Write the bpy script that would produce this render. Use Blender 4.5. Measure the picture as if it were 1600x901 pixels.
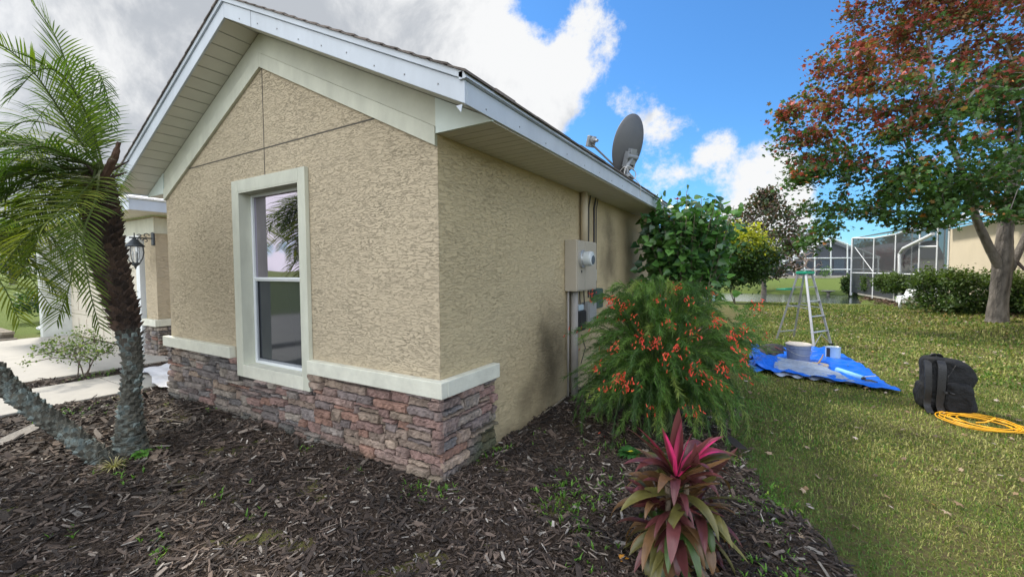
import bpy, bmesh, math, random
import numpy as np
from mathutils import Vector, Matrix
R = math.radians
rng = np.random.default_rng(7); random.seed(7)
for o in list(bpy.data.objects): bpy.data.objects.remove(o)
sc = bpy.context.scene
COL = sc.collection

# ------------------------------------------------------------------ camera
F_PX, YAW, PITCH, ROLL = 664.4, .5396, -.0424, -.0054
CAM = np.array([1.9691, -2.2941, 1.5016])
_cy, _sy, _cp, _sp = math.cos(YAW), math.sin(YAW), math.cos(PITCH), math.sin(PITCH)
FW = np.array([-_sy*_cp, _cy*_cp, _sp]); RT = np.array([_cy, _sy, 0.]); UPV = np.cross(RT, FW)
_cr, _sr = math.cos(ROLL), math.sin(ROLL)
RT, UPV = RT*_cr+UPV*_sr, -RT*_sr+UPV*_cr
cd = bpy.data.cameras.new('camera'); cam = bpy.data.objects.new('camera', cd); COL.objects.link(cam)
m = Matrix(((RT[0], UPV[0], -FW[0], CAM[0]), (RT[1], UPV[1], -FW[1], CAM[1]), (RT[2], UPV[2], -FW[2], CAM[2]), (0, 0, 0, 1)))
cam.matrix_world = m
cd.sensor_width = 36; cd.lens = F_PX/1600*36; cd.clip_start = .05; cd.clip_end = 3000
sc.camera = cam
sc.render.resolution_x = 1024; sc.render.resolution_y = 576
def ray(u, v): return FW+RT*(u-800)/F_PX-UPV*(v-450.5)/F_PX
def pY(u, v, y): d = ray(u, v); return CAM+d*(y-CAM[1])/d[1]
def pD(u, v, D): return CAM+ray(u, v)*D

# ------------------------------------------------------------------ sky, sun, exposure
SUN_AZ = np.array([-.965, .26]); SUN_EL = 50
sdir = np.array([SUN_AZ[0]*math.cos(R(SUN_EL)), SUN_AZ[1]*math.cos(R(SUN_EL)), math.sin(R(SUN_EL))]); sdir /= np.linalg.norm(sdir)
sl = bpy.data.lights.new('sun', 'SUN'); sun = bpy.data.objects.new('sun', sl); COL.objects.link(sun)
sl.energy = 3.0; sl.angle = R(7); sl.color = (1, .93, .82)
sun.rotation_euler = Vector(sdir).to_track_quat('Z', 'Y').to_euler()
w = bpy.data.worlds.new("World"); sc.world = w; w.use_nodes = True
wn = w.node_tree.nodes; wl = w.node_tree.links
bg = wn['Background']; bg.inputs['Strength'].default_value = .1
sky = wn.new('ShaderNodeTexSky'); sky.sky_type = 'NISHITA'; sky.sun_disc = False
sky.sun_elevation = R(SUN_EL); sky.sun_rotation = math.atan2(sdir[0], sdir[1]); sky.air_density = 1.; sky.dust_density = .3; sky.ozone_density = 2.5
def wmath(op, a, b=None, c=None, clamp=False):
    n = wn.new('ShaderNodeMath'); n.operation = op; n.use_clamp = clamp
    for i, x in enumerate((a, b, c)):
        if x is None: continue
        if isinstance(x, (int, float)): n.inputs[i].default_value = x
        else: wl.new(x, n.inputs[i])
    return n.outputs[0]
tc = wn.new('ShaderNodeTexCoord'); DIR = tc.outputs['Generated']
sep = wn.new('ShaderNodeSeparateXYZ'); wl.new(DIR, sep.inputs[0])
zc = wmath('MAXIMUM', sep.outputs[2], 0.0); zc = wmath('ADD', zc, .16)
cmb = wn.new('ShaderNodeCombineXYZ')
wl.new(wmath('DIVIDE', sep.outputs[0], zc), cmb.inputs[0]); wl.new(wmath('DIVIDE', sep.outputs[1], zc), cmb.inputs[1])
def wnoise(scale, detail, rough, dist=0., off=(0, 0, 0), src=None):
    mp = wn.new('ShaderNodeMapping'); mp.inputs['Location'].default_value = off; wl.new(src or cmb.outputs[0], mp.inputs[0])
    n = wn.new('ShaderNodeTexNoise'); n.inputs['Scale'].default_value = scale; n.inputs['Detail'].default_value = detail
    n.inputs['Roughness'].default_value = rough; n.inputs['Distortion'].default_value = dist; wl.new(mp.outputs[0], n.inputs['Vector'])
    return n.outputs['Fac']
n1 = wnoise(1.1, 10, .56, .25, (3.1, 1.7, 0)); n2 = wnoise(4.6, 12, .68, .15, (9.1, 4.7, 2), DIR); n3 = wnoise(3.4, 10, .62, .3, (1.1, 7.7, 5), DIR)
def blob(u, v, r_px, amt):
    d = ray(u, v); d = d/np.linalg.norm(d)
    vm = wn.new('ShaderNodeVectorMath'); vm.operation = 'DOT_PRODUCT'; wl.new(DIR, vm.inputs[0]); vm.inputs[1].default_value = tuple(d)
    mr = wn.new('ShaderNodeMapRange'); mr.interpolation_type = 'SMOOTHSTEP'
    wl.new(vm.outputs['Value'], mr.inputs[0]); mr.inputs[1].default_value = math.cos(r_px/F_PX); mr.inputs[2].default_value = 1
    mr.inputs[3].default_value = 0; mr.inputs[4].default_value = amt
    return mr.outputs[0]
blobs = [(0, -100, 620, .5), (150, 200, 420, .4), (420, 0, 260, .2), (600, 50, 230, .32), (760, 110, 160, .27), (885, 95, 110, .30), (930, 60, 70, .2), (840, 150, 90, .2), (700, 0, 110, .15),
         (825, 45, 80, -.32), (570, 14, 50, -.22), (700, 30, 50, -.12), (1010, 175, 70, .26), (1060, 222, 80, .30), (1110, 205, 50, .16), (1180, 262, 90, .25), (1160, 320, 120, .25), (990, 150, 50, .15), (1250, 350, 110, .16),
         (1040, 290, 60, .15), (1230, 230, 40, .1), (1400, 330, 160, .10), (1180, 60, 330, -.3), (1500, 100, 300, -.05), (1150, 120, 100, -.1)]
bk_n = wn.new('ShaderNodeVectorMath'); bk_n.operation = 'DOT_PRODUCT'; wl.new(DIR, bk_n.inputs[0]); bk_n.inputs[1].default_value = (.46, -.80, .38)
bk_m = wn.new('ShaderNodeMapRange'); bk_m.interpolation_type = 'SMOOTHSTEP'; wl.new(bk_n.outputs['Value'], bk_m.inputs[0]); bk_m.inputs[1].default_value = .05; bk_m.inputs[2].default_value = .75
acc = wmath('MULTIPLY', bk_m.outputs[0], .2)  # extra unseen cloud behind the camera, added to light the shaded walls
for dv_, c0_, amt_ in (((-.83, -.50, .26), .7, .28),):   # cumulus low in the west
    vq = wn.new('ShaderNodeVectorMath'); vq.operation = 'DOT_PRODUCT'; wl.new(DIR, vq.inputs[0]); vq.inputs[1].default_value = dv_
    mq = wn.new('ShaderNodeMapRange'); mq.interpolation_type = 'SMOOTHSTEP'; wl.new(vq.outputs['Value'], mq.inputs[0]); mq.inputs[1].default_value = c0_; mq.inputs[2].default_value = 1.0; mq.inputs[4].default_value = amt_
    acc = wmath('ADD', acc, mq.outputs[0]); west = mq.outputs[0]
for b in blobs:
    o_ = blob(*b); acc = o_ if acc is None else wmath('ADD', acc, o_)
dens = wmath('ADD', wmath('ADD', wmath('MULTIPLY', n1, .4), wmath('MULTIPLY', n2, 1.45)), acc)
mr = wn.new('ShaderNodeMapRange'); mr.interpolation_type = 'SMOOTHSTEP'; wl.new(dens, mr.inputs[0]); mr.inputs[1].default_value = 1.0; mr.inputs[2].default_value = 1.22
mask = mr.outputs[0]
# thick cloud is grey inside, bright at its thinner edges
thick = wn.new('ShaderNodeMapRange'); thick.interpolation_type = 'SMOOTHSTEP'; wl.new(wmath('ADD', wmath('MINIMUM', dens, 1.15), wmath('SUBTRACT', wmath('ADD', blob(0, -40, 560, .38), wmath('MULTIPLY', wmath('SUBTRACT', n3, .5), 3.4)), .28)), thick.inputs[0]); thick.inputs[1].default_value = .85; thick.inputs[2].default_value = 1.5
cr = wn.new('ShaderNodeMix'); cr.data_type = 'RGBA'; wl.new(thick.outputs[0], cr.inputs[0])
cr.inputs[6].default_value = (5.9, 5.95, 6.0, 1); cr.inputs[7].default_value = (3.3, 3.5, 3.8, 1)
tint = wn.new('ShaderNodeMix'); tint.data_type = 'RGBA'; tint.blend_type = 'MULTIPLY'; tint.inputs[0].default_value = 1
wl.new(sky.outputs[0], tint.inputs[6]); tint.inputs[7].default_value = (.5, .92, 1.25, 1)
fin = wn.new('ShaderNodeMix'); fin.data_type = 'RGBA'; wl.new(mask, fin.inputs[0]); wl.new(tint.outputs[2], fin.inputs[6])
lit = wn.new('ShaderNodeVectorMath'); lit.operation = 'SCALE'; wl.new(cr.outputs[2], lit.inputs[0]); wl.new(wmath('MULTIPLY_ADD', west, 2.5, wmath('MULTIPLY_ADD', bk_m.outputs[0], 2.6, 1.0)), lit.inputs['Scale']); wl.new(lit.outputs[0], fin.inputs[7])  # clouds behind the camera brightened past the rest to fill the shade
wl.new(fin.outputs[2], bg.inputs['Color'])
sc.view_settings.view_transform = 'Standard'; sc.view_settings.look = 'None'; sc.view_settings.exposure = .68; sc.view_settings.gamma = 1
sc.render.engine = 'CYCLES'
sc.cycles.caustics_reflective = False; sc.cycles.caustics_refractive = False; sc.cycles.max_bounces = 8; sc.cycles.transparent_max_bounces = 16

# ------------------------------------------------------------------ helpers
def ss(a, b, x):
    t = np.clip((np.asarray(x, float)-a)/(b-a), 0, 1); return t*t*(3-2*t)
def H(x, y):
    """terrain height"""
    x = np.asarray(x, float); y = np.asarray(y, float)
    z = .22*ss(4.6, 7.5, x)*ss(6, 11, y)*(1-ss(17, 24, y))
    z = z-.30*ss(15, 24, y)*(1-ss(6.3, 9, x-(y-24)*.05))
    pond = ss(24.5, 26.5, y-.25*np.clip(x, -4, 8)*.6)*(1-ss(35, 37.5, y))*(1-ss(5.7, 6.5, x-(y-26)*.12))
    z = z-.6*pond
    z = z+.80*ss(35, 47, y)
    return z
def gp(u, v, lift=0.):
    d = ray(u, v); t = .5
    while t < 90:
        p = CAM+d*t
        if p[2] <= float(H(p[0], p[1]))+lift: return p
        t += .02
    return CAM+d*60
ORG = {}
def empty(name, loc, label=None, cat=None, group=None):
    o = bpy.data.objects.new(name, None); COL.objects.link(o); o.location = tuple(float(a) for a in loc); o.empty_display_size = .1
    ORG[o.name] = np.array(loc, float)
    if label: tag(o, label, cat, group)
    return o
def tag(o, label=None, cat=None, group=None, kind=None):
    if label: o['label'] = label
    if cat: o['category'] = cat
    if group: o['group'] = group
    if kind: o['kind'] = kind
    return o
def nmesh(name, V, Fs, mat, parent=None, col=None, smooth=False, local=False):
    """Fs: list of (M,k) int arrays; V in world coords"""
    V = np.asarray(V, float)
    if not isinstance(Fs, list): Fs = [Fs]
    Fs = [np.asarray(f, int) for f in Fs if len(f)]
    org = np.zeros(3)
    if parent is not None: org = ORG.get(parent.name, np.zeros(3))
    elif not local:
        c = V.mean(0); org = np.array([c[0], c[1], V[:, 2].min()])
    me = bpy.data.meshes.new(name)
    me.vertices.add(len(V)); me.vertices.foreach_set('co', (V-org).astype(np.float32).ravel() if not local else V.astype(np.float32).ravel())
    nl = sum(f.size for f in Fs); nf = sum(len(f) for f in Fs)
    me.loops.add(nl); me.polygons.add(nf)
    me.loops.foreach_set('vertex_index', np.concatenate([f.ravel() for f in Fs]).astype(np.int32))
    tot = np.concatenate([np.full(len(f), f.shape[1]) for f in Fs]); st = np.concatenate([[0], np.cumsum(tot)[:-1]])
    me.polygons.foreach_set('loop_start', st.astype(np.int32)); me.polygons.foreach_set('loop_total', tot.astype(np.int32))
    me.polygons.foreach_set('use_smooth', np.full(nf, bool(smooth)))
    me.update(calc_edges=True); me.validate()
    if col is not None:
        col = np.asarray(col, float)
        if col.ndim == 1: col = np.tile(col, (len(V), 1))
        a = me.color_attributes.new('Col', 'FLOAT_COLOR', 'POINT'); c4 = np.ones((len(V), 4), np.float32); c4[:, :3] = col; a.data.foreach_set('color', c4.ravel())
    me.materials.append(mat)
    o = bpy.data.objects.new(name, me); COL.objects.link(o)
    if parent is not None: o.parent = parent
    elif not local: o.location = tuple(org)
    if parent is not None:
        # children sit at their parent's origin; sub-parts share the same frame
        ORG[o.name] = org
    else: ORG[o.name] = org if not local else np.zeros(3)
    return o
class MB:
    def __init__(s): s.V = []; s.F = []; s.C = []; s.n = 0
    def add(s, V, F, c=(1, 1, 1)):
        V = np.asarray(V, float).reshape(-1, 3); s.V.append(V)
        for f in F: s.F.append([i+s.n for i in f])
        c = np.asarray(c, float); s.C.append(np.tile(c, (len(V), 1)) if c.ndim == 1 else c)
        s.n += len(V); return s
    def build(s, name, mat, parent=None, smooth=False, bevel=0, solid=0):
        V = np.concatenate(s.V); C = np.concatenate(s.C)
        by = {}
        for f in s.F: by.setdefault(len(f), []).append(f)
        o = nmesh(name, V, [np.array(v) for v in by.values()], mat, parent, C, smooth)
        if len(V) < 60000:
            bm = bmesh.new(); bm.from_mesh(o.data); bmesh.ops.recalc_face_normals(bm, faces=bm.faces); bm.to_mesh(o.data); bm.free()
        if solid:
            md = o.modifiers.new('s', 'SOLIDIFY'); md.thickness = solid; md.offset = 0
        if bevel:
            md = o.modifiers.new('b', 'BEVEL'); md.width = bevel; md.segments = 2; md.limit_method = 'ANGLE'; md.angle_limit = R(40)
        return o
def box(mb, x0, x1, y0, y1, z0, z1, c=(1, 1, 1), M=None):
    x0, x1 = min(x0, x1), max(x0, x1); y0, y1 = min(y0, y1), max(y0, y1); z0, z1 = min(z0, z1), max(z0, z1)
    V = np.array([(x, y, z) for z in (z0, z1) for x, y in ((x0, y0), (x1, y0), (x1, y1), (x0, y1))], float)
    if M is not None: V = V@np.array(M[0]).T+np.array(M[1])
    return mb.add(V, [(0, 3, 2, 1), (4, 5, 6, 7), (0, 1, 5, 4), (1, 2, 6, 5), (2, 3, 7, 6), (3, 0, 4, 7)], c)
def prism(mb, poly, axis, a, b, c=(1, 1, 1)):
    """extrude a 2D polygon along axis 0/1/2 between a and b"""
    n = len(poly); V = []
    for t in (a, b):
        for p in poly:
            q = list(p); q.insert(axis, t); V.append(q)
    F = [tuple(range(n)), tuple(range(2*n-1, n-1, -1))]+[(i, i+n, (i+1) % n+n, (i+1) % n) for i in range(n)]
    return mb.add(V, F, c)
def frame_of(d):
    d = d/np.linalg.norm(d); a = np.array([0, 0, 1.]) if abs(d[2]) < .9 else np.array([1., 0, 0])
    u = np.cross(d, a); u /= np.linalg.norm(u); return u, np.cross(d, u)
def tube(mb, pts, rad, n=8, c=(1, 1, 1), cap=True, noise=0.):
    pts = np.asarray(pts, float); k = len(pts); rad = np.broadcast_to(np.asarray(rad, float), (k,))
    V = []; u = None
    for i in range(k):
        d = pts[min(i+1, k-1)]-pts[max(i-1, 0)]
        if u is None: u, v = frame_of(d)
        else:
            d = d/(np.linalg.norm(d)+1e-9); u = u-d*(u@d); u /= np.linalg.norm(u); v = np.cross(d, u)
        for j in range(n):
            a = 2*math.pi*j/n; rr = rad[i]*(1+(random.uniform(-noise, noise) if noise else 0))
            V.append(pts[i]+(u*math.cos(a)+v*math.sin(a))*rr)
    F = [(i*n+j, i*n+(j+1) % n, (i+1)*n+(j+1) % n, (i+1)*n+j) for i in range(k-1) for j in range(n)]
    if cap: F += [tuple(range(n-1, -1, -1)), tuple((k-1)*n+j for j in range(n))]
    return mb.add(V, F, c)
def lathe(mb, c0, prof, n=20, axis=(0, 0, 1), col=(1, 1, 1), cap=True):
    axis = np.array(axis, float); axis /= np.linalg.norm(axis); u, v = frame_of(axis); V = []
    for r_, h in prof:
        for j in range(n):
            a = 2*math.pi*j/n; V.append(np.array(c0)+axis*h+(u*math.cos(a)+v*math.sin(a))*r_)
    k = len(prof)
    F = [(i*n+j, i*n+(j+1) % n, (i+1)*n+(j+1) % n, (i+1)*n+j) for i in range(k-1) for j in range(n)]
    if cap: F += [tuple(range(n-1, -1, -1)), tuple((k-1)*n+j for j in range(n))]
    return mb.add(V, F, col)
def bez(P, n):
    P = [np.array(p, float) for p in P]; out = []
    for t in np.linspace(0, 1, n):
        q = P
        while len(q) > 1: q = [a*(1-t)+b*t for a, b in zip(q[:-1], q[1:])]
        out.append(q[0])
    return np.array(out)
def catmull(P, k=8):
    P = [np.array(p, float) for p in P]; P = [2*P[0]-P[1]]+P+[2*P[-1]-P[-2]]; out = []
    for i in range(1, len(P)-2):
        for t in np.linspace(0, 1, k, endpoint=False):
            a, b, c_, d = P[i-1:i+3]
            out.append(.5*((2*b)+(-a+c_)*t+(2*a-5*b+4*c_-d)*t*t+(-a+3*b-3*c_+d)*t**3))
    out.append(P[-2]); return np.array(out)
def scatter(tV, tF, pos, X, Y, Z, scale, col):
    """copies of a template: rows of pos, frames X,Y,Z, scale (N,) or (N,3), col (N,3)"""
    N = len(pos); k = len(tV); scale = np.asarray(scale, float)
    if scale.ndim == 1: scale = np.repeat(scale[:, None], 3, 1)
    T = np.asarray(tV, float)[None]*scale[:, None, :]
    V = pos[:, None, :]+T[..., 0:1]*X[:, None, :]+T[..., 1:2]*Y[:, None, :]+T[..., 2:3]*Z[:, None, :]
    Fo = [(np.asarray(f)[None]+(np.arange(N)*k)[:, None, None]).reshape(-1, np.asarray(f).shape[1]) for f in tF]
    return V.reshape(-1, 3), Fo, np.repeat(col, k, 0)
def rand_frames(N, up=None, spread=1., rg=rng):
    """leaf frames: Z normal, Y length direction"""
    Zv = rg.normal(size=(N, 3))*spread+(np.array(up) if up is not None else 0); Zv /= np.linalg.norm(Zv, axis=1)[:, None]
    A = rg.normal(size=(N, 3)); Yv = A-Zv*(A*Zv).sum(1)[:, None]; Yv /= np.linalg.norm(Yv, axis=1)[:, None]
    return np.cross(Yv, Zv), Yv, Zv
def nrm(a): return a/(np.linalg.norm(a, axis=-1, keepdims=True)+1e-9)

# ------------------------------------------------------------------ materials
def newmat(name):
    m_ = bpy.data.materials.new(name); m_.use_nodes = True; return m_, m_.node_tree.nodes, m_.node_tree.links
def N_(nt, typ, **kw):
    n = nt.new(typ)
    for k, v in kw.items():
        if k.startswith('_'): setattr(n, k[1:], v)
        else: n.inputs[k.replace('__', ' ')].default_value = v
    return n
def mat(name, col=(.5, .5, .5), rough=.6, metal=0., var=.12, vscale=8., bump=0., bscale=60., bdist=.01, vcol=False, spec=.5, coord='Object', stretch=(1, 1, 1), trans=0., detail=6):
    m_, n, l = newmat(name); b = n['Principled BSDF']
    tcx = n.new('ShaderNodeTexCoord'); mp = n.new('ShaderNodeMapping'); mp.inputs['Scale'].default_value = stretch; l.new(tcx.outputs[coord], mp.inputs[0])
    b.inputs['Roughness'].default_value = rough; b.inputs['Metallic'].default_value = metal; b.inputs['Specular IOR Level'].default_value = spec
    nz = N_(n, 'ShaderNodeTexNoise', Scale=vscale, Detail=detail, Roughness=.65); l.new(mp.outputs[0], nz.inputs['Vector'])
    mr_ = n.new('ShaderNodeMapRange'); l.new(nz.outputs['Fac'], mr_.inputs[0]); mr_.inputs[1].default_value = .25; mr_.inputs[2].default_value = .75
    mr_.inputs[3].default_value = 1-var; mr_.inputs[4].default_value = 1+var
    mx = n.new('ShaderNodeMix'); mx.data_type = 'RGBA'; mx.blend_type = 'MULTIPLY'; mx.inputs[0].default_value = 1
    if vcol:
        at_ = n.new('ShaderNodeAttribute'); at_.attribute_name = 'Col'; l.new(at_.outputs['Color'], mx.inputs[6])
    else: mx.inputs[6].default_value = (*col, 1)
    l.new(mr_.outputs[0], mx.inputs[7]); l.new(mx.outputs[2], b.inputs['Base Color'])
    if bump:
        nb = N_(n, 'ShaderNodeTexNoise', Scale=bscale, Detail=4, Roughness=.6); l.new(mp.outputs[0], nb.inputs['Vector'])
        bp = N_(n, 'ShaderNodeBump', Strength=bump, Distance=bdist); l.new(nb.outputs['Fac'], bp.inputs['Height']); l.new(bp.outputs[0], b.inputs['Normal'])
    if trans:
        tr = n.new('ShaderNodeBsdfTranslucent'); sh = n.new('ShaderNodeMixShader'); sh.inputs[0].default_value = trans
        g = n.new('ShaderNodeMix'); g.data_type = 'RGBA'; g.blend_type = 'MULTIPLY'; g.inputs[0].default_value = 1; l.new(mx.outputs[2], g.inputs[6]); g.inputs[7].default_value = (1.9, 2.1, .7, 1)
        l.new(g.outputs[2], tr.inputs[0]); l.new(b.outputs[0], sh.inputs[1]); l.new(tr.outputs[0], sh.inputs[2]); l.new(sh.outputs[0], n['Material Output'].inputs[0])
    return m_
M_leaf = mat('leaf', vcol=True, rough=.45, var=.25, vscale=2.5, trans=.25, spec=.35)
M_maple = mat('maple_leaf', vcol=True, rough=.5, var=.2, vscale=1.2, trans=.22, spec=.3)
M_red = mat('red_leaf', vcol=True, rough=.38, var=.25, vscale=9, trans=.12, spec=.5, stretch=(1, 1, 1))
M_petal = mat('petal', vcol=True, rough=.5, var=.1, trans=.1)
M_grass = mat('grass_blade', vcol=True, rough=.6, var=.3, vscale=1.6, trans=.15, spec=.25)
M_chip = mat('wood_chip', vcol=True, rough=.8, var=.35, vscale=60, bump=.4, bscale=150, bdist=.004)
M_bark = mat('bark', vcol=True, rough=.9, var=.4, vscale=9, bump=1, bscale=22, bdist=.03, stretch=(1, 1, .45))
M_tbark = mat('maple_bark', vcol=True, rough=.95, var=.55, vscale=5, bump=1, bscale=9, bdist=.08, stretch=(1, 1, .3), detail=10)
M_stone = mat('veneer_stone', vcol=True, rough=.85, var=.38, vscale=24, bump=1., bscale=55, bdist=.02, detail=10, stretch=(.6, .6, 1.4))
M_mortar = mat('mortar', (.05, .045, .04), rough=.9, var=.3)
M_plain = mat('painted', vcol=True, rough=.5, var=.05, vscale=6)
M_metal = mat('aluminium', (.42, .44, .47), rough=.45, metal=.6, var=.15, vscale=12, bump=.05)
M_dark = mat('dark_plastic', (.02, .021, .024), rough=.5, var=.2)
M_trim = mat('trim_paint', (.56, .57, .475), rough=.7, var=.15, vscale=4, stretch=(1.6, 1.6, .5), bump=.5, bscale=160, bdist=.003)
M_ledge = mat('ledge_paint', (.66, .66, .56), rough=.75, var=.14, vscale=7, bump=1, bscale=110, bdist=.005)
M_fascia = mat('fascia_aluminium', (.49, .54, .60), rough=.45, var=.13, vscale=2.2, stretch=(1.4, 1.4, .5), bump=.06, bscale=6)
M_conc = mat('concrete', (.36, .345, .31), rough=.85, var=.12, vscale=2.2, bump=.3, bscale=120, bdist=.004)

def stucco(name, col, stains=(), relief=.0045, groove=.90):
    m_, n, l = newmat(name); b = n['Principled BSDF']; b.inputs['Roughness'].default_value = .9; b.inputs['Specular IOR Level'].default_value = .2
    g = n.new('ShaderNodeNewGeometry'); pos = g.outputs['Position']
    mp = n.new('ShaderNodeMapping'); mp.inputs['Scale'].default_value = (.27, .27, 1.2); l.new(pos, mp.inputs[0])
    a = N_(n, 'ShaderNodeTexNoise', Scale=50, Detail=4, Roughness=.55, Distortion=.7); l.new(mp.outputs[0], a.inputs['Vector'])
    # ridges: the knock-down texture's islands and the grooves between them
    r1 = n.new('ShaderNodeMath'); r1.operation = 'SUBTRACT'; l.new(a.outputs['Fac'], r1.inputs[0]); r1.inputs[1].default_value = .5
    r2 = n.new('ShaderNodeMath'); r2.operation = 'ABSOLUTE'; l.new(r1.outputs[0], r2.inputs[0])
    isl = n.new('ShaderNodeMapRange'); isl.interpolation_type = 'SMOOTHSTEP'; l.new(r2.outputs[0], isl.inputs[0]); isl.inputs[1].default_value = .0; isl.inputs[2].default_value = .035
    fine = N_(n, 'ShaderNodeTexNoise', Scale=170, Detail=4, Roughness=.7); l.new(pos, fine.inputs['Vector'])
    ad = n.new('ShaderNodeMath'); ad.operation = 'MULTIPLY_ADD'; l.new(fine.outputs['Fac'], ad.inputs[0]); ad.inputs[1].default_value = .35; l.new(isl.outputs[0], ad.inputs[2])
    ad2 = n.new('ShaderNodeMath'); ad2.operation = 'MULTIPLY_ADD'; l.new(a.outputs['Fac'], ad2.inputs[0]); ad2.inputs[1].default_value = 1.6; l.new(ad.outputs[0], ad2.inputs[2])
    tv = N_(n, 'ShaderNodeTexNoise', Scale=2.2, Detail=4, Roughness=.6); l.new(pos, tv.inputs['Vector'])
    tm = n.new('ShaderNodeMapRange'); l.new(tv.outputs['Fac'], tm.inputs[0]); tm.inputs[1].default_value = .35; tm.inputs[2].default_value = .65; tm.inputs[3].default_value = .7; tm.inputs[4].default_value = 1.0
    bp = N_(n, 'ShaderNodeBump', Strength=.85, Distance=relief); l.new(tm.outputs[0], bp.inputs['Strength']); l.new(ad2.outputs[0], bp.inputs['Height']); l.new(bp.outputs[0], b.inputs['Normal'])
    big = N_(n, 'ShaderNodeTexNoise', Scale=1.1, Detail=5, Roughness=.6); l.new(pos, big.inputs['Vector'])
    mr_ = n.new('ShaderNodeMapRange'); l.new(big.outputs['Fac'], mr_.inputs[0]); mr_.inputs[1].default_value = .3; mr_.inputs[2].default_value = .7; mr_.inputs[3].default_value = .94; mr_.inputs[4].default_value = 1.05
    gr = n.new('ShaderNodeMapRange'); l.new(isl.outputs[0], gr.inputs[0]); gr.inputs[3].default_value = groove; gr.inputs[4].default_value = 1.02  # grooves darkened in colour too, as shade the bump shows only weakly
    mm = n.new('ShaderNodeMath'); mm.operation = 'MULTIPLY'; l.new(mr_.outputs[0], mm.inputs[0]); l.new(gr.outputs[0], mm.inputs[1]); last = mm.outputs[0]
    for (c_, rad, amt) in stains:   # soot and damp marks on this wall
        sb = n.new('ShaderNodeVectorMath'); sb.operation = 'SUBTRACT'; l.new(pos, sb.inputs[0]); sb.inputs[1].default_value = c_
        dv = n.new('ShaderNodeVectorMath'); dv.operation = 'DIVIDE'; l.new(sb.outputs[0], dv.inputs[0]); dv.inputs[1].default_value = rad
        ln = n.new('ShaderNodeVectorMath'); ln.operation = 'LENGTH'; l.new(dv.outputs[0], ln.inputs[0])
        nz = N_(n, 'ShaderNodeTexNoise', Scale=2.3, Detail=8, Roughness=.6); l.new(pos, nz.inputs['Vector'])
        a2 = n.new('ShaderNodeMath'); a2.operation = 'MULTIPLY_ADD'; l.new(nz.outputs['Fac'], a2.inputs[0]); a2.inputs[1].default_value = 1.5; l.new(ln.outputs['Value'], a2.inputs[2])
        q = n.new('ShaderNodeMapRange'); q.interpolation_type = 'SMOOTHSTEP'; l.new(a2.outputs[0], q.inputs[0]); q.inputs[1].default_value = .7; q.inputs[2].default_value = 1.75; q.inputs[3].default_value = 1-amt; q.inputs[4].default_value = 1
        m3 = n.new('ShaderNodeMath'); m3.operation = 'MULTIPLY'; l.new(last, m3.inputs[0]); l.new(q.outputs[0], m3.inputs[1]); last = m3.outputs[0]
    mx = n.new('ShaderNodeMix'); mx.data_type = 'RGBA'; mx.blend_type = 'MULTIPLY'; mx.inputs[0].default_value = 1; mx.inputs[6].default_value = (*col, 1); l.new(last, mx.inputs[7])
    l.new(mx.outputs[2], b.inputs['Base Color']); return m_
M_stucco = stucco('stucco_gable', (.515, .435, .31))
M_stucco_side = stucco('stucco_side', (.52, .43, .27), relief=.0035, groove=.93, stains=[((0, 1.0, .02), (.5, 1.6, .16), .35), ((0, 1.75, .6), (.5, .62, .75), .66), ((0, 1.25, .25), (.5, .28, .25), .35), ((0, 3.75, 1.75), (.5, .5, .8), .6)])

def planks(name, col, axis, step, depth=.5):
    """vinyl soffit: a groove every `step` metres along a world axis vector"""
    m_, n, l = newmat(name); b = n['Principled BSDF']; b.inputs['Roughness'].default_value = .55
    g = n.new('ShaderNodeNewGeometry'); d = n.new('ShaderNodeVectorMath'); d.operation = 'DOT_PRODUCT'; l.new(g.outputs['Position'], d.inputs[0]); d.inputs[1].default_value = axis
    q = n.new('ShaderNodeMath'); q.operation = 'DIVIDE'; l.new(d.outputs['Value'], q.inputs[0]); q.inputs[1].default_value = step
    fr = n.new('ShaderNodeMath'); fr.operation = 'FRACT'; l.new(q.outputs[0], fr.inputs[0])
    mr_ = n.new('ShaderNodeMapRange'); l.new(fr.outputs[0], mr_.inputs[0]); mr_.inputs[1].default_value = 0; mr_.inputs[2].default_value = .09; mr_.inputs[3].default_value = 0; mr_.inputs[4].default_value = 1
    bp = N_(n, 'ShaderNodeBump', Strength=1, Distance=.012); l.new(mr_.outputs[0], bp.inputs['Height']); l.new(bp.outputs[0], b.inputs['Normal'])
    nz = N_(n, 'ShaderNodeTexNoise', Scale=7, Detail=4); l.new(g.outputs['Position'], nz.inputs['Vector'])
    c2 = n.new('ShaderNodeMapRange'); l.new(mr_.outputs[0], c2.inputs[0]); c2.inputs[3].default_value = 1-depth; c2.inputs[4].default_value = 1
    c3 = n.new('ShaderNodeMath'); c3.operation = 'MULTIPLY'; l.new(c2.outputs[0], c3.inputs[0])
    c4 = n.new('ShaderNodeMapRange'); l.new(nz.outputs['Fac'], c4.inputs[0]); c4.inputs[3].default_value = .9; c4.inputs[4].default_value = 1.08; l.new(c4.outputs[0], c3.inputs[1])
    mx = n.new('ShaderNodeMix'); mx.data_type = 'RGBA'; mx.blend_type = 'MULTIPLY'; mx.inputs[0].default_value = 1; mx.inputs[6].default_value = (*col, 1); l.new(c3.outputs[0], mx.inputs[7])
    l.new(mx.outputs[2], b.inputs['Base Color']); return m_
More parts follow.
